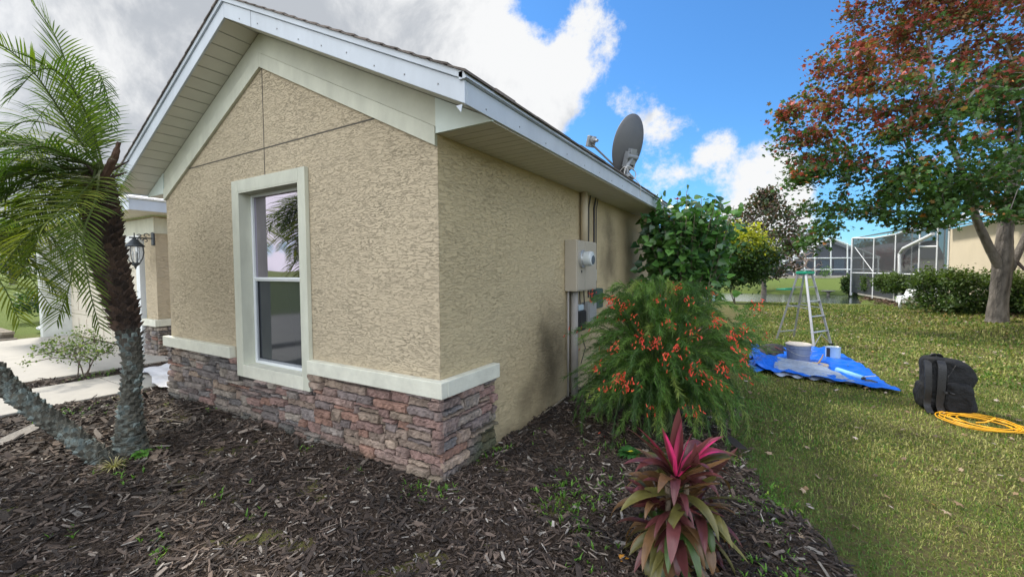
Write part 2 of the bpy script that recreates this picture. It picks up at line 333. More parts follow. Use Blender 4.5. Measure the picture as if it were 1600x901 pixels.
def glassy(name, tint=(1, 1, 1), ior=2.2, base=(.012, .015, .02), rough=.02, veil=None):
    m_, n, l = newmat(name); b = n['Principled BSDF']; b.inputs['Base Color'].default_value = (*base, 1); b.inputs['Roughness'].default_value = rough; b.inputs['IOR'].default_value = ior
    b.inputs['Specular Tint'].default_value = (*tint, 1)
    g = n.new('ShaderNodeNewGeometry'); nz = N_(n, 'ShaderNodeTexNoise', Scale=1.5, Detail=1); l.new(g.outputs['Position'], nz.inputs['Vector'])
    bp = N_(n, 'ShaderNodeBump', Strength=.15, Distance=.02); l.new(nz.outputs['Fac'], bp.inputs['Height']); l.new(bp.outputs[0], b.inputs['Normal'])
    return m_
M_glass = glassy('window_glass', (.92, .84, 1.), 5.5)
M_glass_low = glassy('window_glass_screened', (.8, .85, 1.), 1.7, (.035, .04, .045), .06)
M_glass_far = glassy('far_glass', (1, 1, 1), 1.8, (.03, .04, .055), .08)
def screen_mat(name, col, alpha):
    m_, n, l = newmat(name); b = n['Principled BSDF']; b.inputs['Base Color'].default_value = (*col, 1); b.inputs['Roughness'].default_value = .8
    t = n.new('ShaderNodeBsdfTransparent'); s = n.new('ShaderNodeMixShader'); s.inputs[0].default_value = alpha
    l.new(t.outputs[0], s.inputs[1]); l.new(b.outputs[0], s.inputs[2]); l.new(s.outputs[0], n['Material Output'].inputs[0]); return m_
M_screen = screen_mat('insect_screen', (.03, .035, .04), .8)
M_clear = screen_mat('lantern_glass', (.7, .75, .8), .25)
def ground_mat(name, cols, scales, bump, bscale, bdist, rough=.9, far=None):
    m_, n, l = newmat(name); b = n['Principled BSDF']; b.inputs['Roughness'].default_value = rough; b.inputs['Specular IOR Level'].default_value = .15
    g = n.new('ShaderNodeNewGeometry'); pos = g.outputs['Position']; last = None
    for i, (c_, s_) in enumerate(zip(cols[1:], scales)):
        nz = N_(n, 'ShaderNodeTexNoise', Scale=s_, Detail=8, Roughness=.7); l.new(pos, nz.inputs['Vector'])
        mr_ = n.new('ShaderNodeMapRange'); mr_.interpolation_type = 'SMOOTHSTEP'; l.new(nz.outputs['Fac'], mr_.inputs[0]); mr_.inputs[1].default_value = .42; mr_.inputs[2].default_value = .62
        mx = n.new('ShaderNodeMix'); mx.data_type = 'RGBA'; l.new(mr_.outputs[0], mx.inputs[0])
        if last is None: mx.inputs[6].default_value = (*cols[0], 1)
        else: l.new(last, mx.inputs[6])
        mx.inputs[7].default_value = (*c_, 1); last = mx.outputs[2]
    if far is not None:   # beyond the pond the turf is a fresher green
        sp = n.new('ShaderNodeSeparateXYZ'); l.new(pos, sp.inputs[0])
        f1 = n.new('ShaderNodeMapRange'); l.new(sp.outputs[1], f1.inputs[0]); f1.inputs[1].default_value = 16; f1.inputs[2].default_value = 28
        f2 = n.new('ShaderNodeMapRange'); l.new(sp.outputs[0], f2.inputs[0]); f2.inputs[1].default_value = -11; f2.inputs[2].default_value = -14
        fm = n.new('ShaderNodeMath'); fm.operation = 'MAXIMUM'; l.new(f1.outputs[0], fm.inputs[0]); l.new(f2.outputs[0], fm.inputs[1])
        fm2 = n.new('ShaderNodeMath'); fm2.operation = 'MULTIPLY'; l.new(fm.outputs[0], fm2.inputs[0]); fm2.inputs[1].default_value = .8
        mx = n.new('ShaderNodeMix'); mx.data_type = 'RGBA'; l.new(fm2.outputs[0], mx.inputs[0]); l.new(last, mx.inputs[6]); mx.inputs[7].default_value = (*far, 1); last = mx.outputs[2]
    l.new(last, b.inputs['Base Color'])
    nb = N_(n, 'ShaderNodeTexNoise', Scale=bscale, Detail=6, Roughness=.7); l.new(pos, nb.inputs['Vector'])
    bp = N_(n, 'ShaderNodeBump', Strength=bump, Distance=bdist); l.new(nb.outputs['Fac'], bp.inputs['Height']); l.new(bp.outputs[0], b.inputs['Normal'])
    return m_
M_lawn = ground_mat('lawn_ground', [(.12, .125, .035), (.18, .16, .06), (.10, .13, .03), (.12, .09, .05)], [.5, 1.3, 22], 1, 45, .03, far=(.12, .175, .035))
M_soil = ground_mat('mulch_ground', [(.028, .020, .016), (.055, .038, .028), (.10, .075, .055)], [3, 55], 1, 70, .02)

# ------------------------------------------------------------------ ground
def sheet(name, xs, ys, zf, mt, mask=None):
    X, Y = np.meshgrid(xs, ys); Z = zf(X, Y); nx = len(xs); ny = len(ys)
    V = np.stack([X, Y, Z], -1).reshape(-1, 3); i = np.arange(nx*ny).reshape(ny, nx)
    F = np.stack([i[:-1, :-1], i[:-1, 1:], i[1:, 1:], i[1:, :-1]], -1).reshape(-1, 4)
    if mask is not None:
        c = V[F].mean(1); F = F[mask(c[:, 0], c[:, 1])]
        used = np.unique(F); re = -np.ones(len(V), int); re[used] = np.arange(len(used)); V = V[used]; F = re[F]
    return nmesh(name, V, F, mt, local=True, smooth=True)
t_ = np.linspace(-1, 1, 361); gx = 1+np.sinh(t_*6.2)/np.sinh(6.2)*900; gy = 12+np.sinh(t_*5.6)/np.sinh(5.6)*1200
lawn = sheet('lawn', gx, gy, H, M_lawn); tag(lawn, 'olive green mown lawn running past the house to the pond', 'lawn', kind='structure')
YB = np.array([-9, -6, -1.5, .24, .78, 1.46, 2.75, 3.8, 6.5, 9.5]); XB = np.array([4.2, 3.5, 2.78, 2.27, 2.1, 1.87, 1.65, 1.43, 1.3, 1.3])
def edge_x(y): return np.interp(y, YB, XB)+.06*np.sin(np.asarray(y)*5.1)+.07*np.sin(np.asarray(y)*2.3+1)+.03*np.sin(np.asarray(y)*13)
def wob(x, y, s): return np.sin(x*s+1.3*np.sin(y*s*.7))*np.cos(y*s*1.1+np.sin(x*s*.9))
def bed_z(x, y): return .016+.018*wob(x, y, 5)+.012*wob(x+3, y, 13)+.008*wob(x, y+1, 31)
def in_bed(x, y):
    main = (x > -4.76) & (x < edge_x(y)) & (y > -9) & (y < 9.5)
    strip = (x > -6.56) & (x < -5.97) & (y > -9) & (y < .9)
    return (main & ~((x < -.03) & (x > -4.2) & (y > .03))) | strip
bed = sheet('mulch_bed', np.arange(-6.6, 4.4, .045), np.arange(-9, 9.55, .045), bed_z, M_soil, in_bed); tag(bed, kind='structure')
mb = MB()
def slab(mb, x0, x1, y0, y1, z): box(mb, x0, x1, y0, y1, z-.12, z)
for a, b in ((-9, -6.2), (-6.19, -4.7), (-4.69, -3.2), (-3.19, -1.7), (-1.69, -.22), (-.21, 1.4)): slab(mb, -5.97, -4.76, a, b, .045)
slab(mb, -7.0, -4.32, 1.41, 4.5, .045)
walk = mb.build('walkway', M_conc, bevel=.008); tag(walk, kind='structure')
mb = MB()
for a, b in ((-16, -8), (-7.99, -3.6), (-3.59, .52), (.53, .93)):
    for c_, d in ((-12.25, -9.4), (-9.39, -6.56)): slab(mb, c_, d, a, b, .04)
tag(mb.build('driveway', M_conc, bevel=.008), kind='structure')
m_, n, l = newmat('pond_water'); b = n['Principled BSDF']; b.inputs['Base Color'].default_value = (.05, .065, .06, 1); b.inputs['Roughness'].default_value = .08; b.inputs['IOR'].default_value = 1.5
g = n.new('ShaderNodeNewGeometry'); nz = N_(n, 'ShaderNodeTexNoise', Scale=5, Detail=4); l.new(g.outputs['Position'], nz.inputs['Vector']); bp = N_(n, 'ShaderNodeBump', Strength=.35, Distance=.03); l.new(nz.outputs['Fac'], bp.inputs['Height']); l.new(bp.outputs[0], b.inputs['Normal'])
pond = nmesh('pond', [(-60, 23, -.42), (10, 23, -.42), (10, 39, -.42), (-60, 39, -.42)], np.array([[0, 1, 2, 3]]), m_, local=True); tag(pond, kind='structure')

# mulch chips
def mulch():
    N = 120000
    x = rng.uniform(-6.5, 3.2, N*2); y = rng.uniform(-2.6, 5, N*2)
    d = np.hypot(x-CAM[0], y-CAM[1])
    dv = (x-CAM[0])*FW[0]+(y-CAM[1])*FW[1]
    k = in_bed(x, y) & (dv > .25) & (rng.random(N*2) < np.clip(2.6/d, .25, 1.)) ; x = x[k][:N]; y = y[k][:N]; n_ = len(x)
    d = np.hypot(x-CAM[0], y-CAM[1])
    P = np.stack([x, y, bed_z(x, y)+rng.uniform(.0, .018, n_)], 1)
    X, Y, Z = rand_frames(n_, (0, 0, 1), .33)
    # chips lie in loose drifts with a common direction
    Y = Y*np.array([1, 1, .5])+np.stack([np.cos(x*1.3+y)*.8, np.sin(y*1.1)*.5, 0*x], 1)*rng.uniform(-1, 1, (n_, 1)); Y = nrm(Y-Z*(Y*Z).sum(1)[:, None]); X = np.cross(Y, Z)
    L = rng.lognormal(math.log(.0165), .55, n_)*np.clip(d/3.5, .9, 1.6); W = L*rng.uniform(.09, .34, n_); T = rng.uniform(.0015, .005, n_)
    tV = [(-.8, -1, 0), (.5, -1.1, 0), (1, .1, 0), (.6, 1, 0), (-.6, .8, 0), (-.8, -1, 1), (.5, -1.1, 1), (1, .1, 1.2), (.6, 1, 1), (-.6, .8, 1)]
    tF = [[(5, 6, 7, 8, 9)], [(0, 1, 6, 5), (1, 2, 7, 6), (2, 3, 8, 7), (3, 4, 9, 8), (4, 0, 5, 9)]]
    base = rng.choice(5, n_, p=[.43, .30, .17, .07, .03]); pal = np.array([(.032, .023, .018), (.068, .048, .036), (.125, .09, .068), (.20, .165, .135), (.31, .28, .245)])
    sun_side = np.clip((-.5-x)/3, 0, 1)
    col = pal[base]*rng.uniform(.7, 1.35, (n_, 1))*(1+.35*wob(x, y, 2.3)+.2*wob(x+4, y, 7))[:, None]
    V, F, C = scatter(tV, tF, P, X, Y, Z, np.stack([W, L, T], 1), col)
    o = nmesh('mulch_chips', V, F, M_chip, local=True, col=C); tag(o, 'dark shredded bark chips covering the planting bed', 'mulch', kind='stuff')
mulch()
# grass
def grass():
    Vs = []; Cs = []; Fs = []; off = 0
    for (d0, d1, dens, h, wd) in ((.6, 4.2, 8600, .024, .0022), (4.2, 8, 3800, .028, .0042), (8, 15, 900, .042, .010), (15, 27, 240, .055, .020)):
        x0, x1, y0, y1 = -4, 16, -3, 26
        n_ = int((x1-x0)*(y1-y0)*dens); 
        x = rng.uniform(x0, x1, n_).astype(np.float32); y = rng.uniform(y0, y1, n_).astype(np.float32); d = np.hypot(x-CAM[0], y-CAM[1])
        fwd = (x-CAM[0])*-_sy+(y-CAM[1])*_cy; side = (x-CAM[0])*_cy+(y-CAM[1])*_sy
        k = (d >= d0) & (d < d1) & (fwd > -.5) & (np.abs(side) < fwd*1.5+2.2) & (x > edge_x(y)-.06+rng.normal(0, .05, n_)) & ((x > .6) | (y > 9.5))
        k &= ~((x < 1.2) & (y < 9.5)) & ~((y > 24.2+.15*x) & (x < 6))
        # thin patches
        k &= rng.random(n_) < .55+.6*(wob(x, y, 1.7)*.5+.5)
        x, y = x[k], y[k]; n_ = len(x)
        z = H(x, y)
        a = rng.uniform(0, 2*np.pi, n_); lean = rng.uniform(.1, 1.3, n_); hh = h*rng.lognormal(-.1, .35, n_)
        D = np.stack([np.cos(a), np.sin(a), 0*a], 1); S = np.stack([-np.sin(a), np.cos(a), 0*a], 1)*(wd*rng.uniform(.6, 1.3, n_))[:, None]
        P = np.stack([x, y, z-.003], 1); up = np.array([0, 0, 1.])
        p1 = P+D*(hh*lean*.35)[:, None]+up*(hh*.6)[:, None]; p2 = P+D*(hh*lean)[:, None]+up*(hh*np.clip(1.05-.5*lean, .25, 1))[:, None]
        V = np.stack([P-S, P+S, p1-S*.8, p1+S*.8, p2], 1)
        T = np.array([[0, 1, 3], [0, 3, 2], [2, 3, 4]])
        F = (T[None]+(np.arange(n_)*5)[:, None, None]).reshape(-1, 3)+off; off += n_*5
        tone = wob(x, y, 1.1)*.22+wob(x+9, y-4, 3.1)*.2+wob(x-3, y+2, 9)*.15
        r = rng.random(n_)+tone*.8
        near = ss(2.9, 1.9, x-.15*y)*.0
        col = np.where(r[:, None] < .34, np.array([(.095, .165, .03)]), np.where(r[:, None] < .74, np.array([(.20, .22, .05)]), np.array([(.38, .33, .14)])))
        edge_green = np.clip(1-(x-edge_x(y))/.75, 0, 1)[:, None]; col = col*(1-edge_green*.85)+np.array([(.055, .14, .028)])*edge_green*.85   # darker green towards the bed edge
        col = col*np.array([(.84, .92, .8)])*rng.uniform(.65, 1.3, (n_, 1)); Vs.append(V.reshape(-1, 3)); Fs.append(F); Cs.append(np.repeat(col, 5, 0))
    o = nmesh('grass', np.concatenate(Vs), np.concatenate(Fs), M_grass, local=True, col=np.concatenate(Cs)); tag(o, 'short olive and straw coloured grass blades of the lawn', 'grass', kind='stuff')
grass()
# ------------------------------------------------------------------ the house
W_ = 4.256; XA = -W_/2; SL = .485; EY = .477; OV = .315; ZF = 2.456; YE = 4.18
house = empty('house', (XA, 0, 0), 'beige stucco house with stone base, white rake boards and a double garage beyond the palms', 'house')
def zr(x, base=ZF): return base+SL*(W_/2+EY-abs(x-XA))     # underside line of the rake boards
def wmb(): return MB()
# gable wall with its window opening
OX0, OX1, OZ0, OZ1 = -2.55, -1.55, .56, 2.29
mb = MB()
for poly in ([(-W_, -.15), (OX0, -.15), (OX0, zr(OX0)), (-W_, zr(-W_))], [(OX1, -.15), (0, -.15), (0, zr(0)), (OX1, zr(OX1))],
             [(OX0, -.15), (OX1, -.15), (OX1, OZ0), (OX0, OZ0)], [(OX0, OZ1), (OX1, OZ1), (OX1, zr(OX1)), (XA, zr(XA)), (OX0, zr(OX0))]):
    prism(mb, poly, 1, 0, .2)
mb.build('gable_wall', M_stucco, house)
mb = MB(); box(mb, -.2, .0008, .0025, 6.4, .0, 2.46); mb.build('side_wall', M_stucco_side, house)
mb = MB(); box(mb, -.2, -.012, .0, 6.4, -.2, -.001); mb.build('foundation', M_conc, house)
mb = MB(); box(mb, -W_, -W_+.2, .2, 6, -.1, 2.45); box(mb, -2.8, -2.6, 6.4, 12, -.1, 2.45); box(mb, -2.8, -.2, 6.3, 6.39, -.1, 2.45); box(mb, -12, -2.6, 12.0, 12.2, -.1, 2.45); mb.build('rear_wall', M_stucco_side, house)
# control joints
mb = MB(); zj = 2.665
x_l = XA-(3.409-zj)/.493; x_r = XA+(3.409-zj)/.493
box(mb, x_l, x_r, -.002, .001, zj-.006, zj+.006); box(mb, XA-.005, XA+.005, -.002, .001, zj+.006, 3.405); box(mb, XA-.005, XA+.005, -.002, .001, 2.40, zj-.006)
mb.build('control_joint', mat('joint', (.09, .08, .065), rough=.9), house)
# frieze boards following the rake, in two steps
def chev(y0, y1, zb0, zb1, zt):    # bottom line from z=zb0 at the corners to zb1 at the apex, up to zt(x)
    mb = MB()
    for s in (-1, 1):
        xe = XA+s*W_/2
        P = [(XA, zb1), (xe, zb0), (xe, zt(xe)), (XA, zt(XA))]
        if s < 0: P = P[::-1]
        prism(mb, P, 1, y0, y1)
    return mb
chev(-.028, -.001, 2.36, 3.409, lambda x: (2.49 if abs(x-XA) > .1 else 3.54)).build('frieze_board', M_trim, house, bevel=.002)
chev(-.016, -.001, 2.492, 3.542, lambda x: zr(x)).build('frieze_panel', mat('frieze_panel_paint', (.55, .56, .47), rough=.8, var=.14, vscale=2.5, bump=.5, bscale=150, bdist=.003), house)
for s in (-1, 1):   # the little closing panels of the eave boxes
    xe = XA+s*W_/2; xo = XA+s*(W_/2+EY-.01)
    mb = MB(); P = [(xe+s*.003, 2.443), (xo, 2.443), (xo, 2.458), (xe+s*.003, zr(xe)-.002)]
    prism(mb, P if s > 0 else P[::-1], 1, -.022, .0); mb.build('cornice_return', mat('return_panel', (.62, .70, .66), rough=.6, var=.05), house)
M_rake = [planks('rake_soffit_left', (.62, .61, .55), (math.cos(math.atan(SL)), 0, math.sin(math.atan(SL))), .152, .45), planks('rake_soffit_right', (.62, .61, .55), (math.cos(math.atan(SL)), 0, -math.sin(math.atan(SL))), .152, .45)]
M_soff = planks('eave_soffit_vinyl', (.60, .585, .52), (0, 1, 0), .102, .16)
YR = 6.5
for i, s in enumerate((-1, 1)):
    xo = XA+s*(W_/2+EY-.012)
    mb = MB(); P = [(XA, zr(XA)+.004), (xo, zr(xo)+.004), (xo, zr(xo)+.016), (XA, zr(XA)+.016)]
    prism(mb, P if s > 0 else P[::-1], 1, -OV+.02, -.017); mb.build('rake_soffit', M_rake[i], house)
    # eave soffit
    xe = XA+s*W_/2; mb = MB(); box(mb, xe+s*.001, XA+s*(W_/2+EY-.02), 0.001, YR if s > 0 else 5, 2.444, 2.456); mb.build('eave_soffit', M_soff, house)
    # rake fascia + drip edge
    xo = XA+s*(W_/2+EY)
    for nm, z0, z1, y0, y1 in (('rake_fascia', -.004, .128, -OV, -OV+.02), ('rake_drip_edge', .129, .175, -OV-.016, -OV+.02)):
        mb = MB(); P = [(XA+s*.0005, zr(XA)+z0), (xo, zr(xo)+z0), (xo, zr(xo)+z1), (XA+s*.0005, zr(XA)+z1)]
        prism(mb, P if s > 0 else P[::-1], 1, y0, y1); mb.build(nm, M_fascia, house, bevel=.003)
    # eave fascia + drip edge
    ye = YR if s > 0 else 5
    mb = MB(); box(mb, xo-s*.02, xo, -OV+.021, ye, ZF-.004, ZF+.128); mb.build('eave_fascia', M_fascia, house, bevel=.003)
    mb = MB(); P = [(xo-s*.03, ZF+.130), (xo+s*.010, ZF+.130), (xo+s*.024, ZF+.133), (xo+s*.004, ZF+.172), (xo-s*.03, ZF+.172)]
    prism(mb, P if s < 0 else P[::-1], 1, -OV-.016, ye); mb.build('eave_drip_edge', M_fascia, house)
mb = MB(); prism(mb, [(XA+.42, zr(XA+.42)-.004), (XA+.424, zr(XA+.424)-.004), (XA+.424, zr(XA+.424)+.128), (XA+.42, zr(XA+.42)+.128)], 1, -OV-.0015, -OV+.001); mb.build('fascia_seam', mat('seam', (.2, .22, .24)), house)
mb = MB()
for k_ in range(9):
    xn = XA+.25+k_*.27; zn = zr(xn)+.03+.012*(k_ % 3); lathe(mb, (xn, -OV-.001, zn), [(.006, 0), (.005, .003)], 8, (0, -1, 0))
for k_ in range(15): lathe(mb, (EY+.001, -.1+k_*.41, ZF+.03+.01*(k_ % 2)), [(.006, 0), (.005, .003)], 8, (1, 0, 0))
tag(mb.build('nail_heads', mat('nail', (.26, .27, .28), rough=.5), house), kind='stuff')
mb = MB(); prism(mb, [(EY-.02, 2.452), (EY-.065, 2.452), (EY-.03, 2.41)], 1, -OV+.002, -OV+.006); mb.build('bent_flashing', M_fascia, house)
# shingle roof: two slopes built from overlapping courses
def shingles():
    mb = MB(); course = .145; L = (W_/2+EY+.03)/math.cos(math.atan(SL)); nc = int(L/course)+1
    for s in (-1, 1):
        for i in range(nc):
            y = -OV-.03; ye = YR if s > 0 else 5.2
            while y < ye:
                wd = random.uniform(.14, .36); y1 = min(y+wd, ye); t0 = i*course-random.uniform(-.006, .006); t1 = min(t0+course+.03, L)
                lift = random.uniform(0, .008); c_ = np.array([.16, .135, .12])*random.uniform(.55, 1.3)
                def pt(t, yy, dz):
                    xx = XA+s*(L-t)*math.cos(math.atan(SL)); return (xx, yy, ZF+.172+.002+(W_/2+EY-abs(xx-XA))*SL+dz)
                V = [pt(t0, y, .010+lift), pt(t0, y1-.004, .010+lift), pt(t1, y1-.004, .0035), pt(t1, y, .0035), pt(t0, y, -.002), pt(t0, y1-.004, -.002), pt(t1, y1-.004, -.004), pt(t1, y, -.004)]
                mb.add(V, [(0, 1, 2, 3), (4, 7, 6, 5), (0, 4, 5, 1), (1, 5, 6, 2), (2, 6, 7, 3), (3, 7, 4, 0)], c_); y = y1
    return mb
M_shing = mat('shingle', vcol=True, rough=.95, var=.3, vscale=40, bump=.6, bscale=300, bdist=.003)
roof = shingles().build('roof', M_shing, house)
mb = MB()   # deck under the shingles, and the rear roof
for s in (-1, 1):
    xo = XA+s*(W_/2+EY-.005); P = [(XA, zr(XA)+.13), (xo, ZF+.13), (xo, ZF+.168), (XA, zr(XA)+.168)]
    prism(mb, P if s > 0 else P[::-1], 1, -OV+.021, YR-.01 if s > 0 else 5)
mb.build('roof_deck', mat('deck_wood', (.3, .24, .17)), roof)
mb = MB()
mb.add([(-2.3, 6.6, 2.66), (-2.3, 12.6, 2.66), (-6, 8, 3.9), (-7, 8, 3.9), (-13, 12.6, 2.66), (-13, 5.2, 2.66), (-5, 5.2, 2.9), (-5, 6.6, 2.9)], [(0, 1, 2), (2, 1, 4, 3), (3, 4, 5), (0, 2, 3, 6), (3, 5, 6)]); mb.build('rear_roof', M_shing, roof, solid=.05)
# end closure of the eave box
mb = MB(); prism(mb, [(-.2, 2.444), (EY-.02, 2.444), (EY-.02, ZF+.165), (-.2, ZF+.46)], 1, YR, YR+.015); mb.build('eave_end', M_fascia, house)
# window: stucco surround, vinyl sashes, glass
mb = MB(); tw = .115
box(mb, OX0-tw, OX0, -.042, -.001, OZ0-tw, OZ1+tw); box(mb, OX1, OX1+tw-.02, -.042, -.001, OZ0-tw, OZ1+tw); box(mb, OX0, OX1, -.042, -.001, OZ1, OZ1+tw)
win = mb.build('window', M_trim, house, bevel=.004)
mb = MB(); box(mb, OX0, OX1, -.0425, .14, OZ0-tw, OZ0+.008); mb.build('sill', M_ledge, win, bevel=.004)
mb = MB(); box(mb, OX0-.001, OX0+.012, -.04, .12, OZ0, OZ1); box(mb, OX1-.012, OX1+.001, -.04, .12, OZ0, OZ1); box(mb, OX0+.012, OX1-.012, -.04, .12, OZ1-.012, OZ1+.001); mb.build('reveal', M_trim, win)
M_vinyl = mat('white_vinyl', (.75, .78, .80), rough=.35, var=.03)
fx0, fx1, fz0, fz1 = OX0+.013, OX1-.013, OZ0+.009, OZ1-.013; zm = 1.43; fy = .075
mb = MB(); t = .028
box(mb, fx0, fx0+t, fy, fy+.06, fz0, fz1); box(mb, fx1-t, fx1, fy, fy+.06, fz0, fz1); box(mb, fx0+t, fx1-t, fy, fy+.06, fz1-t, fz1); box(mb, fx0+t, fx1-t, fy, fy+.06, fz0, fz0+t)
mb.build('window_frame', M_vinyl, win, bevel=.003)
mb = MB(); box(mb, fx0+t, fx1-t, fy+.004, fy+.05, zm-.022, zm+.016); box(mb, fx0+t, fx1-t, fy-.004, fy+.003, zm-.006, zm+.01); mb.build('meeting_rail', M_vinyl, win, bevel=.003)
mb = MB(); mb.add([(fx0+t, fy+.02, zm+.016), (fx1-t, fy+.02, zm+.016), (fx1-t, fy+.02, fz1-t), (fx0+t, fy+.02, fz1-t)], [(0, 1, 2, 3)]); mb.build('upper_pane', M_glass, win)
mb = MB(); mb.add([(fx0+t, fy+.03, fz0+t), (fx1-t, fy+.03, fz0+t), (fx1-t, fy+.03, zm-.022), (fx0+t, fy+.03, zm-.022)], [(0, 1, 2, 3)]); mb.build('lower_pane', M_glass_low, win)
mb = MB(); q = .02
box(mb, fx0+t, fx0+t+q, fy+.012, fy+.022, fz0+t, zm-.022); box(mb, fx1-t-q, fx1-t, fy+.012, fy+.022, fz0+t, zm-.022); box(mb, fx0+t+q, fx1-t-q, fy+.012, fy+.022, fz0+t, fz0+t+q); mb.build('screen_frame', mat('screen_frame', (.28, .30, .33), rough=.5), win)
# stone ledge (water table)
P_ = .068; ZL = .73; LH = .118
mb = MB(); box(mb, OX1+tw-.018, P_, -P_, -.001, ZL-LH, ZL); box(mb, .001, P_, -.0005, .678, ZL-LH, ZL); o = mb.build('ledge', M_ledge, house, bevel=.006)
mb = MB(); box(mb, -W_-P_, -2.755, -P_, -.001, ZL-LH, ZL); mb.build('ledge', M_ledge, house, bevel=.006)
# veneer stones packed in an irregular ledgestone bond
def veneer(mb, u0, u1, z0, z1, put, skip=lambda a, b, c, d: False, hue=lambda u: .5, seed=3, ends=None):
    rg = random.Random(seed); cw, ch = .03, .0335; nu = int(round((u1-u0)/cw)); nz = int(round((z1-z0)/ch)); occ = np.zeros((nz, nu), bool)
    for j in range(nz):
        for i in range(nu):
            if occ[j, i]: continue
            hh = rg.choices([1, 2, 3], [.34, .58, .08])[0]; ww = rg.choice([4, 6, 7, 8, 9, 10, 12, 14]) if hh < 3 else rg.choice([4, 5, 6, 7])
            hh = min(hh, nz-j); w2 = 0
            while i+w2 < nu and w2 < ww and not occ[j, i+w2]: w2 += 1
            while hh > 1 and occ[j:j+hh, i:i+w2].any(): hh -= 1
            if nu-(i+w2) == 1 and not occ[j:j+hh, i+w2].any(): w2 += 1
            occ[j:j+hh, i:i+w2] = True
            a, b, c_, d = u0+i*cw, u0+(i+w2)*cw, z0+j*ch, z0+(j+hh)*ch
            if skip(a, b, c_, d):
                L_, R_ = OX0-tw-.004, OX1+tw-.016
                if a < L_-.03: b = L_
                elif b > R_+.03: a = R_
                else: continue
            stone(mb, a, b, c_, d, put, hue((a+b)/2), rg, c_)
def stone(mb, a, b, c_, d, put, hu, rg, zc):
    g = .0042; a += g; b -= g; c_ += g; d -= g; nx = max(2, int((b-a)/.022)); nz = max(2, int((d-c_)/.02)); dep = rg.uniform(.014, .062)
    pal = [(.30, .21, .18), (.25, .19, .17), (.34, .26, .20), (.21, .17, .16), (.33, .25, .20), (.28, .18, .155)] if rg.random() < hu else [(.27, .23, .205), (.19, .175, .17), (.33, .285, .24), (.22, .19, .18), (.28, .235, .20)]
    base = np.array(rg.choice(pal))*rg.uniform(.72, 1.15)
    if rg.random() < hu*.10: base = np.array((.28, .165, .125))*rg.uniform(.8, 1.15)
    ph = [rg.uniform(0, 6) for _ in range(6)]; V = []; C = []
    sk = rg.uniform(-.004, .004); sk2 = rg.uniform(-.004, .004)
    ss_ = [0, .0028/(b-a), .009/(b-a)]+[q/nx for q in range(1, nx)]+[1-.009/(b-a), 1-.0028/(b-a), 1]; tt_ = [0, .0028/(d-c_), .008/(d-c_)]+[q/nz for q in range(1, nz) if q/nz > .012/(d-c_) and 1-q/nz > .012/(d-c_)]+[1-.008/(d-c_), 1-.0028/(d-c_), 1]
    nx, nz = len(ss_)-1, len(tt_)-1
    for jz in range(nz+1):
        for ix in range(nx+1):
            s, t = ss_[ix], tt_[jz]; edge = min(s*(b-a), (1-s)*(b-a), t*(d-c_), (1-t)*(d-c_))
            u = a+s*(b-a)+.002*math.sin(ph[0]+t*7); z = c_+t*(d-c_)+.0012*math.sin(ph[1]+s*5+(b-a)*20)+sk*.6*(1-2*s)*(1 if t > .5 else -.3)+sk2*.6*(s-.5)
            h = dep*(1-math.exp(-edge/.0016))*(.97)+.006*math.sin(ph[2]+u*60+z*40)+.004*math.sin(ph[3]+u*130-z*90)+rg.uniform(-.0028, .0028)
            if edge < 1e-6: h = .002
            V.append(put(u, z, .008+max(h, 0.0))); C.append(base*(1+.12*math.sin(ph[4]+u*25+z*30)+rg.uniform(-.07, .07)))
    F = [(r*(nx+1)+q, r*(nx+1)+q+1, (r+1)*(nx+1)+q+1, (r+1)*(nx+1)+q) for r in range(nz) for q in range(nx)]
    mb.add(V, F, np.array(C))
mbs = MB()
veneer(mbs, -W_-.02, .035, -.12, ZL-LH+.005, lambda u, z, h: (u, -h-.004, z), skip=lambda a, b, c_, d: d > OZ0-tw+.005 and b > OX0-tw and a < OX1+tw-.02, hue=lambda u: .25+.75*ss(-3.2, -.6, u), seed=5)
veneer(mbs, -.035, .645, -.12, ZL-LH+.005, lambda u, z, h: (h+.004, u, z), hue=lambda u: .8, seed=11)
V = np.concatenate(mbs.V); C = np.concatenate(mbs.C)
# green algae low on the shaded return
alg = ss(.15, .6, V[:, 1])*ss(.36, .12, V[:, 2])*(V[:, 0] > .004) + ss(.1, .03, V[:, 2])*.25
alg = np.clip(alg, 0, .75)[:, None]; C = C*(1-alg)+np.array([(.06, .085, .035)])*alg
mbs.V = [V]; mbs.C = [C]
ven = mbs.build('stone_veneer', M_stone, house)
mb = MB(); box(mb, -W_-.02, OX0-.02, -.008, -.002, -.15, ZL-LH); box(mb, OX1+.02, .006, -.008, -.002, -.15, ZL-LH); box(mb, OX0-.02, OX1+.02, -.008, -.002, -.15, OZ0-.03); box(mb, .002, .008, -.008, .645, -.15, ZL-LH); mb.build('mortar_bed', M_mortar, ven)
# garage wing, further left
GY = .9; GX0, GX1 = -12.35, -7.2; ZG = 2.48
mb = MB(); box(mb, -7.66, GX1, GY, GY+.2, -.1, ZG); box(mb, GX1-.2, GX1, GY+.2, 6, -.1, ZG); box(mb, -8.0, -7.67, GY+.001, GY+.2, 2.1, ZG-.01); box(mb, GX0+.2, -8.0, GY, GY+.2, 2.22, ZG)
box(mb, GX1-.2, -W_-.05, 5.8, 6, -.1, ZG); mb.build('garage_wall', M_stucco, house)
mb = MB(); box(mb, GX0-.1, GX1+.02, GY-.02, GY-.001, 2.18, ZG-.03); box(mb, GX1+.001, GX1+.02, GY, 5.8, 2.18, ZG-.03); mb.build('frieze_board', M_trim, house)
mb = MB(); box(mb, -7.98, -7.82, GY-.03, GY+.05, .04, 2.179); box(mb, -12.15, -7.981, GY-.03, GY+.05, 2.06, 2.179); mb.build('garage_door_casing', M_vinyl, house)
